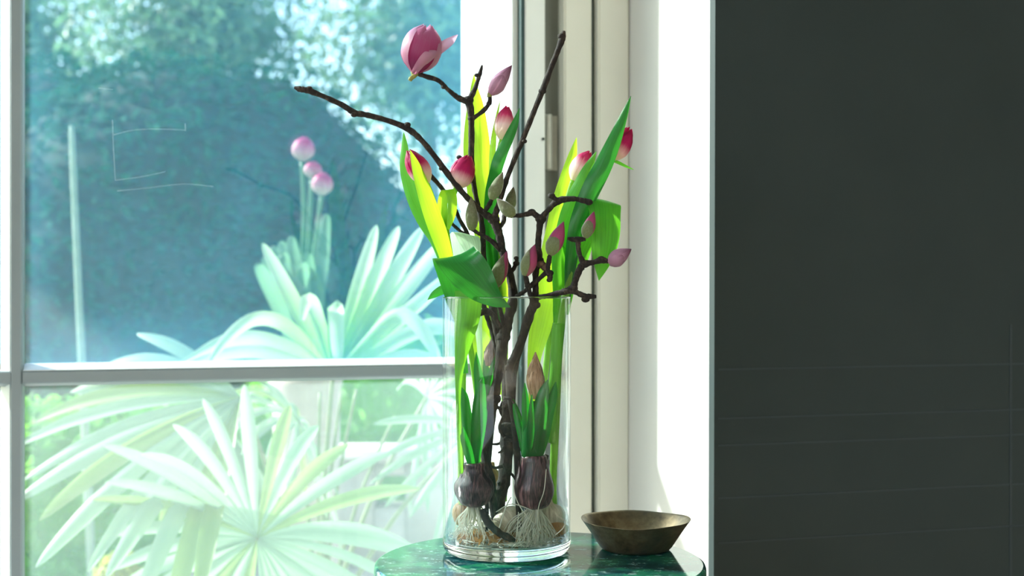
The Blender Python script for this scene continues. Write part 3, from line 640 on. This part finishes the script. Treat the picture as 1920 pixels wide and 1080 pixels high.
# T2
t = tulip('deep pink tulip in front of the crossing bare twigs, second from left', 900, .04)
tulip_flower((855, 353), (880, 291), 23, -.0, t, 'tulip', ph=.15)
obj('stem', ptube([(855, 353, 0, 5), (846, 380, 0, 5), (838, 415, .0, 5.5), (838, 460, .0, 5.5), (852, 520, .01, 6), (872, 600, .02, 6), (892, 720, .035, 6), (905, 860, .045, 6), (905, 940, .045, 6)], 10), M['stem'], t)
leaf([(838, 480, .0, 12), (830, 430, -.004, 12), (829, 390, -.008, 10), (834, 362, -.012, 9), (842, 357, -.018, 9), (848, 372, -.022, 9), (847, 400, -.022, 8), (840, 430, -.022, 3)], M['leaf_lime'], t, side=(1, 0, .1), label='small curled lime leaf')
# big folded leaf over the rim
leaf([(872, 700, -.01, 6), (866, 620, -.015, 9), (860, 555, -.02, 26), (854, 500, -.03, 38), (850, 482, -.042, 39), (852, 478, -.055, 40), (862, 492, -.066, 40), (884, 515, -.070, 38), (905, 540, -.070, 30), (930, 562, -.068, 15), (957, 576, -.066, .5)], M['leaf_dark'], t, side=(.97, .05, .22), cup=-.16, label='broad dark leaf folded over the vase rim')
leaf([(802, 562, -.01, .5), (815, 552, -.01, 7), (832, 543, -.01, 9), (850, 540, -.005, 8)], M['leaf_dark'], t, twist=.3, label='small dark leaf tip left of the rim')
# T3
t = tulip('pale upright tulip with pink tip above the other tulips', 945, .05)
tulip_flower((940, 262), (951, 198), 17.5, .0, t, 'tulip_pale', ph=.3)
obj('stem', ptube([(940, 262, 0, 4), (934, 290, 0, 4.5), (928, 340, .01, 5), (930, 420, .03, 5), (935, 520, .04, 5.5), (945, 700, .05, 6), (945, 940, .05, 6)], 10), M['stem'], t)
leaf([(974, 203, -.012, .5), (965, 232, -.012, 7), (952, 262, -.012, 10), (938, 292, -.012, 12), (929, 322, -.01, 12), (922, 370, .01, 14), (920, 450, .03, 13), (930, 560, .04, 9), (940, 700, .045, 6)], M['leaf_dark'], t, twist=.2)
leaf([(938, 188, .02, .3), (932, 215, .02, 3), (925, 260, .02, 6), (922, 320, .02, 8), (925, 400, .03, 10), (935, 520, .04, 10)], M['leaf_lime'], t, twist=.6)
leaf([(889, 140, .03, .5), (889, 165, .03, 7), (893, 200, .03, 14), (899, 250, .03, 17), (905, 310, .03, 18), (914, 380, .03, 18), (924, 450, .035, 19), (932, 530, .04, 20), (935, 620, .045, 18), (940, 740, .05, 12)], M['leaf_lime'], t, label='tall lime leaf behind the flowering branch')
leaf([(878, 190, .035, .5), (876, 230, .035, 5), (876, 290, .035, 8), (885, 360, .035, 10), (900, 450, .04, 10), (920, 560, .045, 12)], M['leaf_lime'], t, twist=.3)
bulb('bulb', 950, 976, -.005, 33, 48, 'bulb_cream', t, label='cream bare bulb lying at the bottom', tilt=(-.5, .3, .6), ridge=5)
# T4
t = tulip('pale pink tulip behind a green leaf tip, second from right', 1010, .045)
tulip_flower((1074, 338), (1106, 283), 19, .01, t, 'tulip_pale', ph=.9)
obj('stem', ptube([(1074, 338, .01, 4.5), (1062, 380, .015, 5), (1050, 440, .02, 5), (1040, 520, .03, 5.5), (1030, 620, .04, 6), (1015, 800, .045, 6), (1010, 940, .045, 6)], 10), M['stem'], t)
leaf([(1118, 284, -.008, .5), (1106, 308, -.008, 8), (1092, 338, -.008, 13), (1075, 375, -.006, 15), (1060, 420, .0, 16), (1048, 480, .01, 14), (1044, 560, .02, 8), (1040, 660, .03, 5)], M['leaf_green'], t, twist=.25)
leaf([(1081, 258, .025, .5), (1074, 290, .025, 8), (1062, 335, .025, 13), (1052, 380, .025, 17), (1042, 430, .025, 18), (1032, 490, .025, 21), (1026, 550, .025, 24), (1014, 610, .025, 21), (1002, 670, .03, 13), (998, 740, .035, 7), (1000, 860, .04, 5)], M['leaf_lime'], t, label='long lime leaf passing down into the vase')
bulb('bulb', 1008, 966, .045, 24, 50, 'bulb_brown', t)
# T5
t = tulip('rightmost deep pink tulip beside a long dark pointed leaf', 1040, -.005)
tulip_flower((1145, 299), (1182, 239), 21, .0, t, 'tulip', ph=.6, op=.05)
obj('stem', ptube([(1145, 299, .0, 4.5), (1125, 335, .0, 5), (1100, 390, .0, 5), (1082, 450, .0, 5.5), (1070, 510, -.0, 6), (1060, 560, -.0, 7), (1052, 610, -.004, 8), (1046, 680, -.005, 8), (1042, 780, -.005, 8), (1037, 900, -.005, 7), (1038, 945, -.005, 7)], 12), M['stem'], t)
obj('sheath', ptube([(1047, 606, -.008, 11), (1045, 640, -.008, 11.5), (1041, 700, -.008, 11), (1036, 760, -.008, 10), (1036, 830, -.006, 8)], 12), M['sheath'], t, label='green leaf sheath around the stem')
leaf([(1183, 180, -.02, .4), (1170, 215, -.02, 7), (1152, 262, -.02, 13), (1132, 308, -.02, 17), (1110, 352, -.018, 18), (1090, 398, -.014, 16), (1078, 440, -.01, 14), (1070, 500, -.004, 11), (1064, 570, .0, 5)], M['leaf_dark'], t, twist=(.25, -.2), cup=.35, label='long dark pointed leaf')
leaf([(1188, 318, .0, .5), (1172, 311, .0, 2.5), (1155, 303, .0, 3), (1143, 302, .0, 2), (1125, 330, .005, 3)], M['leaf_green'], t, label='thin narrow leaf strip')
leaf([(1062, 570, .005, 5), (1068, 510, .005, 16), (1082, 450, .008, 28), (1098, 408, .01, 33), (1112, 384, .008, 34), (1124, 377, .0, 34), (1132, 379, -.012, 33), (1135, 395, -.022, 31), (1135, 430, -.026, 29), (1133, 465, -.026, 25), (1128, 498, -.026, 14), (1123, 526, -.026, .5)], M['leaf_green'], t, side=(.96, .12, -.16), cup=.18, label='broad leaf bent over at its top')
leaf([(1125, 420, .02, 2), (1105, 452, .02, 9), (1086, 488, .02, 15), (1070, 530, .02, 11), (1062, 590, .015, 4)], M['leaf_green'], t, twist=.3)
bulb('bulb', 1034, 968, -.008, 26, 52, 'bulb_cream', t, label='pinkish cream bulb with brown skin', tilt=(-.15, 0, 1), ridge=6)
o = obj('bulb_skin', petal(av(1036, 1006, -.008), (0, 0, 1), .022, .019, .2, [(0, .4), (.3, 1.0), (.7, 1.05), (1, .8)], [(0, 1.2), (.6, 1.3), (1, .6)]), M['skin'], t, label='torn orange-brown papery skin')
# T6 without flower in view
t = tulip('leafy flowerless tulip at the left back with pale curled leaf', 905, .055)
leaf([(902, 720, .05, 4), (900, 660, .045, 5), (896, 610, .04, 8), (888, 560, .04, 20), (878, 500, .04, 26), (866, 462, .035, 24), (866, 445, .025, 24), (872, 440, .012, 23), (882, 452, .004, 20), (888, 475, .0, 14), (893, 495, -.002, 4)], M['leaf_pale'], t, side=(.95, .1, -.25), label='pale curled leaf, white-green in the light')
leaf([(918, 560, .05, 24), (916, 610, .05, 32), (908, 650, .05, 28), (902, 690, .05, 15), (902, 750, .05, 10), (905, 880, .055, 6)], M['leaf_lime'], t, label='broad yellow-lime leaf low at the back')
bulb('bulb', 922, 905, .05, 24, 60, 'bulb_brown', t)

# ================================================================ HYACINTHS
def hyleaf(pp, t, m='hyleaf', twist=0.0, lb=None): leaf(pp, M[m], t, twist=twist, cup=.5, ruffle=0, label=lb)
p = av(889, 900, -.03)
h = thing('hyacinth', 'hyacinth with a round dark purple bulb and fleshy leaves, at the left in the vase', 'hyacinth', (p.x, p.y, FLZ), 'hyacinths in the glass vase')
PL = [(.0001, -.5), (.3, -.49), (.7, -.38), (.95, -.12), (1, .05), (.90, .22), (.70, .35), (.58, .46), (.52, .58), (.55, .68), (.46, .74), (.0001, .72)]
hbulb = bulb('bulb', 889, 917, -.03, 36, 66, 'bulb_purple', h, ridge=13, prof=PL)
def flakes(px, py, d, rx, hh, prof, n, par):
    for k in range(n):
        s0 = random.uniform(0, .35); s1 = random.uniform(.75, 1.0); P_ = [(r_, (q+.5)*hh*PX) for r_, q in prof[1:-1]]
        top = P_[-1][1]; tab = [(b/top, a*1.03) for a, b in P_]; sub = [(i/8, lerp(tab, s0+(s1-s0)*i/8) + (.05 if i == 8 else 0)) for i in range(9)]
        b = av(px, py+hh*.5, d) + Vector((0, 0, s0*top))
        obj('bulb_skin', petal(b, (0, 0, 1), (s1-s0)*top, rx*PX, random.uniform(0, 6.28), sub, [(0, .3), (.4, .5), (.8, .35), (1, random.uniform(.05, .25))], random.uniform(0, .05), na=3, ns=8), M['bulb_purple'], par)
flakes(889, 917, -.03, 36, 66, PL, 9, hbulb)
hyleaf([(905, 708, -.035, .8), (902, 725, -.036, 8), (899, 760, -.037, 13), (897, 800, -.037, 14), (893, 840, -.035, 11), (889, 878, -.032, 8)], h)
hyleaf([(865, 726, -.03, 1), (869, 742, -.031, 8), (873, 770, -.032, 10), (876, 800, -.032, 11), (882, 840, -.032, 9), (886, 876, -.03, 7)], h, twist=.3)
hyleaf([(868, 800, -.042, 1), (870, 818, -.043, 7), (878, 845, -.042, 9), (886, 876, -.038, 7)], h, twist=-.3)
hyleaf([(893, 660, -.005, .6), (895, 690, -.005, 7), (900, 730, -.008, 10), (900, 790, -.015, 9), (892, 870, -.025, 6)], h)
hyleaf([(908, 658, .0, .6), (911, 690, .0, 6), (912, 730, -.004, 8), (903, 800, -.015, 8), (893, 870, -.025, 6)], h)
hyleaf([(930, 664, -.005, .6), (924, 690, -.006, 6), (915, 725, -.008, 8), (905, 790, -.02, 8), (892, 872, -.03, 5)], h)
SP = [(0, .45), (.2, .85), (.45, 1), (.7, .72), (.9, .3), (1, .03)]
def spike(base, tip, w, d, parent):
    b = av(*base, d); t = av(*tip, d); ax = t-b; H = ax.length
    o = obj('flower_spike', lathe([(max(.0001, smoothtab(SP, i/12)*w*PX*.86), H*i/12) for i in range(13)], b, ax, 16), M['spike'], parent, label='closed brownish pink flower spike')
    for k in range(7):
        obj('bract', petal(b+ax*(.03*k if k < 5 else .3), ax, H*(.98-.06*k), w*PX*(1.06-.03*k), k*2.4, SP, [(0, .8), (.4, .75), (.8, .5), (1, .05)], na=3, ns=10), M['spike'], o)
spike((914, 686), (921, 636), 10, .002, h)
roots(889, 948, -.03, 85, h, 62)
p = av(1002, 900, -.04)
h = thing('hyacinth', 'hyacinth with a streaked dark bulb and large brown bud spike, right in the vase', 'hyacinth', (p.x, p.y, FLZ), 'hyacinths in the glass vase')
PR_ = [(.0001, -.5), (.35, -.49), (.78, -.38), (.97, -.12), (1, .05), (.93, .22), (.84, .36), (.77, .5), (.73, .66), (.70, .80), (.58, .88), (.0001, .86)]
hbulb = bulb('bulb', 1001, 918, -.04, 35, 72, 'bulb_purple', h, ridge=11, prof=PR_)
flakes(1001, 918, -.04, 35, 72, PR_, 10, hbulb)
obj('bulb_neck', lathe([(.0125, 0), (.0128, .02), (.0125, .045), (.011, .05)], av(998, 870, -.042), n=24, wob=.06), M['hyleaf'], h, label='pale green leaf base above the bulb')
hyleaf([(1027, 712, -.055, 1), (1020, 735, -.056, 10), (1012, 775, -.056, 15), (1008, 820, -.054, 14), (1003, 865, -.05, 12)], h)
hyleaf([(1042, 716, -.045, 1), (1037, 740, -.046, 8), (1026, 780, -.047, 11), (1018, 820, -.047, 11), (1006, 862, -.045, 9)], h, twist=.3)
hyleaf([(984, 718, -.05, 1), (985, 745, -.05, 6), (987, 790, -.05, 8), (992, 862, -.047, 9)], h)
hyleaf([(962, 748, -.03, 1), (969, 775, -.032, 7), (977, 810, -.036, 8), (988, 862, -.04, 8)], h)
hyleaf([(997, 740, -.058, 1), (996, 770, -.058, 5), (995, 820, -.056, 8), (996, 866, -.05, 9)], h)
spike((1003, 748), (1004, 660), 17, -.04, h)
obj('stem', ptube([(1003, 752, -.04, 8), (1001, 800, -.042, 8), (999, 850, -.042, 9)], 10), M['hyleaf'], h)
roots(1003, 952, -.042, 130, h, 75)
roots(945, 955, -.0, 60, h, 60)
# long loose roots crossing in front
bm = bmesh.new()
for pl in ([(962, 900, -.05, .9), (966, 930, -.055, .9), (980, 958, -.06, .9), (1004, 985, -.06, .8)], [(1024, 880, -.06, .8), (1020, 920, -.064, .9), (1010, 950, -.065, .8), (1006, 985, -.06, .8)],
           [(958, 932, -.06, 1.3), (948, 952, -.062, 1.3), (936, 990, -.062, 1.3)], [(1040, 1004, -.055, 1), (1056, 990, -.05, 1), (1062, 975, -.03, .8)], [(972, 960, -.06, .9), (970, 990, -.06, .9), (966, 1018, -.058, .9)], [(930, 960, -.04, 1), (960, 945, -.05, 1), (1000, 958, -.055, 1)]):
    ptube(pl, 5, bm, 5)
o = obj('roots', bm, M['root'], h); o['kind'] = 'stuff'

# debris on the vase floor
def debris(n, cx, spread, sz, m, name, lb, cat, z=0.0, cy_=0.0, yspread=None):
    bm = bmesh.new(); uvl = bm.loops.layers.uv.verify()
    for k in range(n):
        a = random.uniform(0, 2*PI); q = math.sqrt(random.random())
        x = VC.x+cx*PX+math.cos(a)*q*spread; y = VC.y+cy_+math.sin(a)*q*(yspread or spread)
        e = Vector((x-VC.x, y-VC.y)); 
        if e.length > RI-.008: e *= (RI-.008)/e.length
        c = Vector((VC.x+e.x, VC.y+e.y, FLZ+.002+z+random.uniform(0, .006)))
        s = sz*random.uniform(.5, 1.3); b1 = random.uniform(0, PI)
        dr = Vector((math.cos(b1), math.sin(b1), random.uniform(-.3, .5)))*s
        ribbon([(*(c-dr), .0004), (*(c-dr*.3+Vector((0, 0, s*.25))), s*.35), (*(c+dr*.4+Vector((0, 0, s*.2))), s*.4), (*(c+dr), .0004)], None, random.uniform(0, 3), .5, 2, bm, 2)
    o = rebase(obj(name, bm, m), Vector((VC.x, VC.y, FLZ))); o['kind'] = 'stuff'; tag(o, lb, cat); return o
debris(60, -25, .045, .011, M['skin'], 'bulb_skins', 'orange-brown papery bulb skins loose on the vase floor', 'plant debris', cy_=-.02, yspread=.03)
bm = bmesh.new()
for k in range(220):
    a = random.uniform(0, 2*PI); q = math.sqrt(random.random())*(RI-.012)
    c = Vector((VC.x+math.cos(a)*q, VC.y+math.sin(a)*q, FLZ+random.uniform(.0015, .006)))
    pts = []
    hd = random.uniform(0, 2*PI)
    for j in range(4):
        pts.append((*c, .0006*random.uniform(.7, 1.3))); hd += random.uniform(-.9, .9)
        c = c + Vector((math.cos(hd)*.009, math.sin(hd)*.009, random.uniform(-.001, .002)))
        e = Vector((c.x-VC.x, c.y-VC.y))
        if e.length > RI-.004: e *= (RI-.004)/e.length; c = Vector((VC.x+e.x, VC.y+e.y, max(c.z, FLZ+.001)))
        c.z = max(c.z, FLZ+.001)
    tube(pts, 4, bm, 2)
o = rebase(obj('loose_roots', bm, M['root']), Vector((VC.x, VC.y, FLZ))); o['kind'] = 'stuff'; tag(o, 'tangle of fine white loose roots lying on the vase floor', 'roots')
# dark bent stick at the bottom
o = obj('stick', ptube([(905, 955, -.045, 6), (912, 975, -.05, 7), (930, 995, -.055, 6.5), (955, 1009, -.058, 6), (966, 1014, -.058, 3)], 8, None, 6, .12), M['bark'])
tag(rebase(o, av(930, 995, -.055)), 'short dark bent stick lying below the left hyacinth bulb', 'stick')

# ================================================================ GARDEN
def blob_leaves(center, rad, n, size, m, name, parent, flat=1.0, shell=.75):
    bm = bmesh.new(); uvl = bm.loops.layers.uv.verify(); C = Vector(center); Rd = Vector(rad)
    for k in range(n):
        d = Vector((random.gauss(0, 1), random.gauss(0, 1), random.gauss(0, 1))).normalized()
        q = random.uniform(shell, 1.0)*(1+.16*noise.noise(d*2.3+C))
        c = C + Vector((d.x*Rd.x, d.y*Rd.y, d.z*Rd.z))*q
        if c.z < .02: continue
        nn = (d + Vector((random.uniform(-1, 1), random.uniform(-1, 1), random.uniform(-1, 1)))*.8).normalized()
        a = nn.orthogonal().normalized(); a = Matrix.Rotation(random.uniform(0, 6.3), 3, nn) @ a; b = nn.cross(a); s = size*random.uniform(.6, 1.3)
        vs = [bm.verts.new(c - a*s), bm.verts.new(c + b*s*.45 + nn*s*.1), bm.verts.new(c + a*s), bm.verts.new(c - b*s*.45 + nn*s*.1)]
        f = bm.faces.new(vs)
        for lp, uv in zip(f.loops, ((0, .5), (.5, 1), (1, .5), (.5, 0))): lp[uvl].uv = uv
    o = obj(name, bm, m, parent, smooth=False); o['kind'] = 'stuff'; return o
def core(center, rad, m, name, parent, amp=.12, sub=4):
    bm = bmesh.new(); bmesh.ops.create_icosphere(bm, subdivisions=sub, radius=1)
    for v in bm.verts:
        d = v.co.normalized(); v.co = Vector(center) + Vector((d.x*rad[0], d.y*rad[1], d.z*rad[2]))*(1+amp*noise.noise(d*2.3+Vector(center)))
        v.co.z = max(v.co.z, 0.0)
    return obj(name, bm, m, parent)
# ground
bm = bmesh.new()
gv = [bm.verts.new(q) for q in (Vector((-40, 2.2, -.02)), R(-6, V_OUT, -.02), R(6, V_OUT, -.02), Vector((40, 14, -.02)), Vector((40, 70, -.02)), Vector((-40, 70, -.02)))]
bm.faces.new(gv); struct(obj('lawn', bm, M['lawn'], smooth=False))
tr_ = boxuv(-2.2, 3.5, V_OUT+.002, 6.2, -.019, .0); struct(obj('pavement', tr_, M['paving'], smooth=False))
# dark rounded hedge behind everything
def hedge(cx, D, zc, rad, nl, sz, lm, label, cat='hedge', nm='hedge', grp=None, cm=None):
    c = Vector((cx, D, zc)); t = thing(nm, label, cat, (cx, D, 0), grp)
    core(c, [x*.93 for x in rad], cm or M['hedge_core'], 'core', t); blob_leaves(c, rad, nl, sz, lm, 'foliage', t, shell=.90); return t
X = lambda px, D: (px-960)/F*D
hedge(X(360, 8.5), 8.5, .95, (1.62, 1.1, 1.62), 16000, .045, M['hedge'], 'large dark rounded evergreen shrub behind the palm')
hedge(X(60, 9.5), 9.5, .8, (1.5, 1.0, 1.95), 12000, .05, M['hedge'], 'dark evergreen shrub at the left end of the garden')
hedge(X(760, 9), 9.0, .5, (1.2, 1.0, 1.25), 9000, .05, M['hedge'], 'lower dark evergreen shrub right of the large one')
# paler trees further off
def tree(px, D, zc, rad, nl, label):
    c = Vector((X(px, D), D, zc)); t = thing('tree', label, 'tree', (c.x, D, 0), 'trees beyond the dark shrubs')
    obj('trunk', tube([(c.x, D, 0, .16), (c.x+.05, D, zc*.5, .12), (c.x, D, zc, .08)], 8), M['trunk'], t)
    blob_leaves(c, rad, nl, .075, M['lightleaf'], 'crown', t, shell=.2)
tree(380, 18, 4.5, (1.9, 1.6, 1.6), 9000, 'pale sunlit tree with its crown above the large dark shrub')
tree(20, 23, 5.4, (2.5, 1.8, 2.2), 9000, 'pale sunlit tree at the far left of the garden')
tree(800, 16, 3.9, (1.5, 1.2, 1.6), 7000, 'pale sunlit tree near the right end of the panes')
# bright shrubs low at left
hedge(X(90, 4.6), 4.6, .30, (.46, .40, .42), 5000, .028, M['shrub'], 'bright green low shrub at the foot of the left panes', 'shrub', 'shrub', cm=M['shrub'])
hedge(X(330, 5.6), 5.6, .25, (.6, .45, .40), 4500, .03, M['shrub'], 'bright green low shrub behind the palm fronds', 'shrub', 'shrub', cm=M['shrub'])
hedge(X(225, 3.8), 3.8, .18, (.085, .08, .16), 900, .018, M['yellow'], 'small yellow-green plant beside the pale boulder', 'shrub', 'small_plant', cm=M['yellow'])
hedge(X(720, 6.4), 6.4, .3, (.8, .4, .62), 5000, .03, M['shrub'], 'bright green shrub behind the white garden wall', 'shrub', 'shrub', cm=M['shrub'])
bc = Vector((X(160, 3.7), 3.7, .03)); o = core(bc, (.10, .09, .23), M['stone'], 'boulder', None, .15, 3); tag(rebase(o, Vector((bc.x, bc.y, 0))), 'pale rounded boulder at the bottom left outside', 'rock')
# whitewashed low wall with a square opening
gw = thing('garden_wall', 'low whitewashed garden wall with a square opening behind the palm stems', 'wall', (X(730, 5.2), 5.2, 0))
xa, xb, x0, x1 = X(590, 5.2), X(900, 5.2), X(700, 5.2), X(760, 5.2); zt = EYE-(868-540)/F*5.2; zo1 = EYE-(893-540)/F*5.2; zo0 = EYE-(955-540)/F*5.2
def wb(a, b, z0, z1, y0=5.2, y1=5.4):
    bm = bmesh.new(); vs = [bm.verts.new((x, y, z)) for z in (z0, z1) for x, y in ((a, y0), (b, y0), (b, y1), (a, y1))]
    for f in ((3,2,1,0), (4,5,6,7), (0,1,5,4), (1,2,6,5), (2,3,7,6), (3,0,4,7)): bm.faces.new([vs[i] for i in f])
    bmesh.ops.bevel(bm, geom=bm.edges[:], offset=.006, segments=2, affect='EDGES'); return bm
obj('pier', wb(xa, x0, 0, zt), M['whitewash'], gw); obj('pier', wb(x1, xb, 0, zt), M['whitewash'], gw); obj('apron', wb(x0, x1, 0, zo0), M['whitewash'], gw); obj('lintel', wb(x0, x1, zo1, zt), M['whitewash'], gw)
obj('coping', wb(xa-.03, xb+.03, zt, zt+.05, 5.16, 5.44), M['whitewash'], gw)
# upright rod added to stand in for a leaf's reflection in the pane
def reflection_streak(px, y0, D, w, label, y1=900, dx=30):
    pts = [(*at(px, y0, D), .001), (*at(px+1, y0+8, D), w*D/F), (*at(px+dx*.4, (y0+y1)*.45, D), w*1.25*D/F), (*at(px+dx, y1, D), w*1.6*D/F)]
    pts.append((pts[-1][0]+.02, D, .0, w*1.6*D/F))
    o = obj('leaf_reflection', tube(pts, 8), M['reflection_rod']); tag(rebase(o, Vector((pts[-1][0], D, 0))), label, 'reflection_rod', 'reflection rods')
reflection_streak(134, 248, 4.2, 5, 'pale upright stand-in for a leaf reflection nearest the left glazing bar')

# planter and three tulips added to stand in for tulips reflected in the pane
PX_, PD = X(575, 3.75), 3.75
pt = thing('added_planter', 'tall narrow pale planter added to hold the reflection tulips', 'planter', (PX_, PD, 0))
obj('body', lathe([(.0001, 0), (.075, 0), (.082, .02), (.095, .80), (.100, .82), (.100, .84), (.088, .84), (.086, .80), (.0001, .79)], (PX_, PD, 0), n=40), M['whitewash'], pt)
M['tulip_soft'] = petalmat('reflected_tulip_petal', [(.1, (.55, .55, .48)), (.35, (.58, .36, .42)), (.7, (.52, .06, .20)), (1, (.45, .03, .14))], [(.1, (.6, .6, .5)), (.35, (.62, .38, .44)), (.7, (.6, .06, .22)), (1, (.5, .03, .15))], .35)
M['leaf_ghost'] = foliage('reflected_tulip_leaf', (.13, .26, .17), (.18, .36, .2), .5)
for i_, (fx, fy, tx, ty, w_, lb) in enumerate(((566, 302, 572, 256, 21, 'highest of the three pink tulips standing in for a reflection'), (584, 334, 590, 302, 17, 'middle pink tulip standing in for a reflection, partly behind another'), (603, 366, 606, 322, 20, 'lowest of the three pink tulips standing in for a reflection'))):
    o_ = thing('tulip', lb, 'tulip', (PX_-.03+.03*i_, PD, .79), 'tulips standing in for a reflection')
    k_ = 3.75-.03*i_; b_ = at(fx, fy, k_); a_ = at(tx, ty, k_)-b_
    for q in range(6): obj('petal', petal(b_, a_, a_.length, w_*k_/F, q*PI/3+.3, TPRO, TWI), M['tulip_soft'], o_)
    obj('stem', tube([(*b_, .006), (b_.x*.6+PX_*.4, k_, b_.z-.2, .007), (PX_-.03+.03*i_, PD, .79, .008)], 8), M['leaf_ghost'], o_)
    for q in range(6):
        e_ = at(random.uniform(480, 625), random.uniform(395, 520), k_+random.uniform(-.06, .06)); m_ = (e_+Vector((PX_, PD, .8)))*.5 + Vector((0, 0, .05))
        obj('leaf', ribbon([(PX_-.03+.03*i_, PD, .79, .014), (m_.x, m_.y, m_.z, .026), (e_.x*.85+m_.x*.15, e_.y, e_.z*.85+m_.z*.15, .016), (*e_, .001)], None, random.uniform(-.5, .5), .3), M['leaf_ghost'], o_)
# ---- fan palm
def leaflet(path, parent, m, label=None):
    """path of (px,py,D,halfwidth px)"""
    return obj('leaflet', ribbon([(*at(a, b, D), h*D/F) for a, b, D, h in path], None, random.uniform(-.25, .25), random.choice((.45, -.45)), 4, None, 2, .0), M[m], parent)
CR = Vector((X(600, 3.35), 3.35, .20))
palm = thing('fan_palm', 'fan palm with pale green folded fronds just outside the window', 'palm', (CR.x, CR.y, 0))
obj('trunk', tube([(CR.x, CR.y, 0, .07), (CR.x, CR.y, .1, .065), (CR.x, CR.y, .24, .04)], 12), M['trunk'], palm)
def petiole(hub, rad=.006):
    mid = CR.lerp(hub, .5) + Vector((0, -.03, .06))
    return obj('frond', tube([(*CR, rad*1.3), (*mid, rad), (*hub, rad*.8)], 8), M['petiole'], palm)
# frond 1: fan standing up behind the glazing bar
H1 = (624, 706, 3.05); f1 = petiole(at(*H1))
def up_leaf(tx, ty, w, kx=None, ky=None, D2=3.05, droop=None):
    hx, hy, D = H1
    if droop is None:
        mx, my = (hx*.45+tx*.55+(kx or 0), hy*.45+ty*.55+(ky or 0))
        leaflet([(hx, hy, D, 2), (hx*.75+tx*.25+(kx or 0)*.5, hy*.75+ty*.25+(ky or 0)*.5, D, w*.75), (mx, my, (D+D2)/2, w), (hx*.2+tx*.8, hy*.2+ty*.8, D2, w*.85), (hx*.05+tx*.95, hy*.05+ty*.95, D2, w*.5), (tx, ty, D2, 1)], f1, 'palm_sunlit')
    else:
        leaflet([(hx, hy, D, 2)] + [(a, b, c, e) for a, b, c, e in droop], f1, 'palm_sunlit')
for tx, ty, w in ((492, 456, 15), (706, 422, 15), (748, 424, 16), (793, 425, 17), (838, 446, 17), (862, 500, 15)): up_leaf(tx, ty, w)
up_leaf(0, 0, 0, droop=[(608, 640, 3.02, 11), (592, 590, 3.0, 14), (583, 566, 2.97, 14), (574, 566, 2.94, 12), (566, 600, 2.92, 5)])
up_leaf(0, 0, 0, droop=[(628, 640, 3.02, 12), (630, 595, 3.0, 15), (630, 578, 2.97, 15), (632, 600, 2.94, 14), (633, 650, 2.92, 12), (634, 690, 2.92, 4)])
up_leaf(0, 0, 0, droop=[(690, 640, 3.0, 12), (740, 592, 2.98, 14), (775, 600, 2.95, 14), (805, 640, 2.92, 12), (830, 690, 2.9, 2)])
up_leaf(0, 0, 0, droop=[(700, 665, 3.0, 12), (770, 625, 2.98, 15), (830, 612, 2.95, 15), (890, 640, 2.92, 3)])
up_leaf(0, 0, 0, droop=[(700, 680, 3.0, 10), (780, 668, 2.98, 13), (850, 690, 2.95, 3)])
up_leaf(0, 0, 0, droop=[(570, 640, 3.0, 11), (520, 602, 2.98, 14), (470, 600, 2.95, 13), (420, 640, 2.92, 10), (385, 690, 2.9, 2)])
up_leaf(0, 0, 0, droop=[(565, 662, 3.0, 11), (490, 635, 2.98, 14), (420, 640, 2.96, 13), (340, 680, 2.94, 3)])
up_leaf(0, 0, 0, droop=[(560, 682, 3.0, 10), (480, 660, 2.98, 13), (400, 668, 2.96, 12), (330, 700, 2.94, 3)])
def fan(hub, e1, nrm, n, L, spread, droop, w=.019, m='palm', rad=.006):
    hub3 = at(*hub); fr = petiole(hub3, rad)
    e1 = Vector(e1).normalized(); nv = Vector(nrm); nv = (nv-e1*nv.dot(e1)).normalized(); e2 = nv.cross(e1)
    for k in range(n):
        th = spread*(2*k/(n-1)-1) + random.uniform(-.03, .03); d = e1*math.cos(th) + e2*math.sin(th)
        l_ = L*(.78+.22*math.cos(th*.8))*random.uniform(.9, 1.07); pts = []
        dd = droop*random.uniform(.6, 1.4)
        for s, wf in ((0, .12), (.25, .65), (.5, .95), (.72, 1), (.88, .7), (.96, .4), (1, .04)):
            p = hub3 + d*l_*s + Vector((0, 0, -dd*l_*s**2.4)) ; pts.append((*p, w*wf))
        side = d.cross(nv)
        obj('leaflet', ribbon(pts, side, random.uniform(-.2, .2), random.choice((.4, -.4)), 3, None, 2), M[m if random.random() > .15 else 'palm_y'], fr)
fan((450, 745, 2.95), (-.9, -.25, -.22), (-.1, -.8, .6), 15, .47, 1.15, .28, .021)
fan((482, 1008, 2.80), (.1, -.35, .9), (0, -.85, .5), 30, .42, 2.95, .22, .015)
fan((430, 810, 3.15), (-.2, -.2, -.7), (-.1, -.8, .6), 10, .26, .9, .2, .021)
fan((560, 790, 3.3), (-.4, -.5, .4), (0, -.6, .8), 16, .28, 2.2, .5, .014)
fan((800, 745, 3.3), (.5, -.3, .3), (.1, -.8, .6), 14, .28, 2.0, .5, .012)
fan((900, 800, 3.1), (-.5, -.2, -.5), (.1, -.9, .4), 9, .26, 1.0, .25, .010)
for a, b, c, d_ in ((600, 735, 604, 1015), (640, 735, 628, 1015), (740, 780, 652, 1020), (668, 730, 640, 1010)):
    petiole(at(a, b, 3.25), .0045)
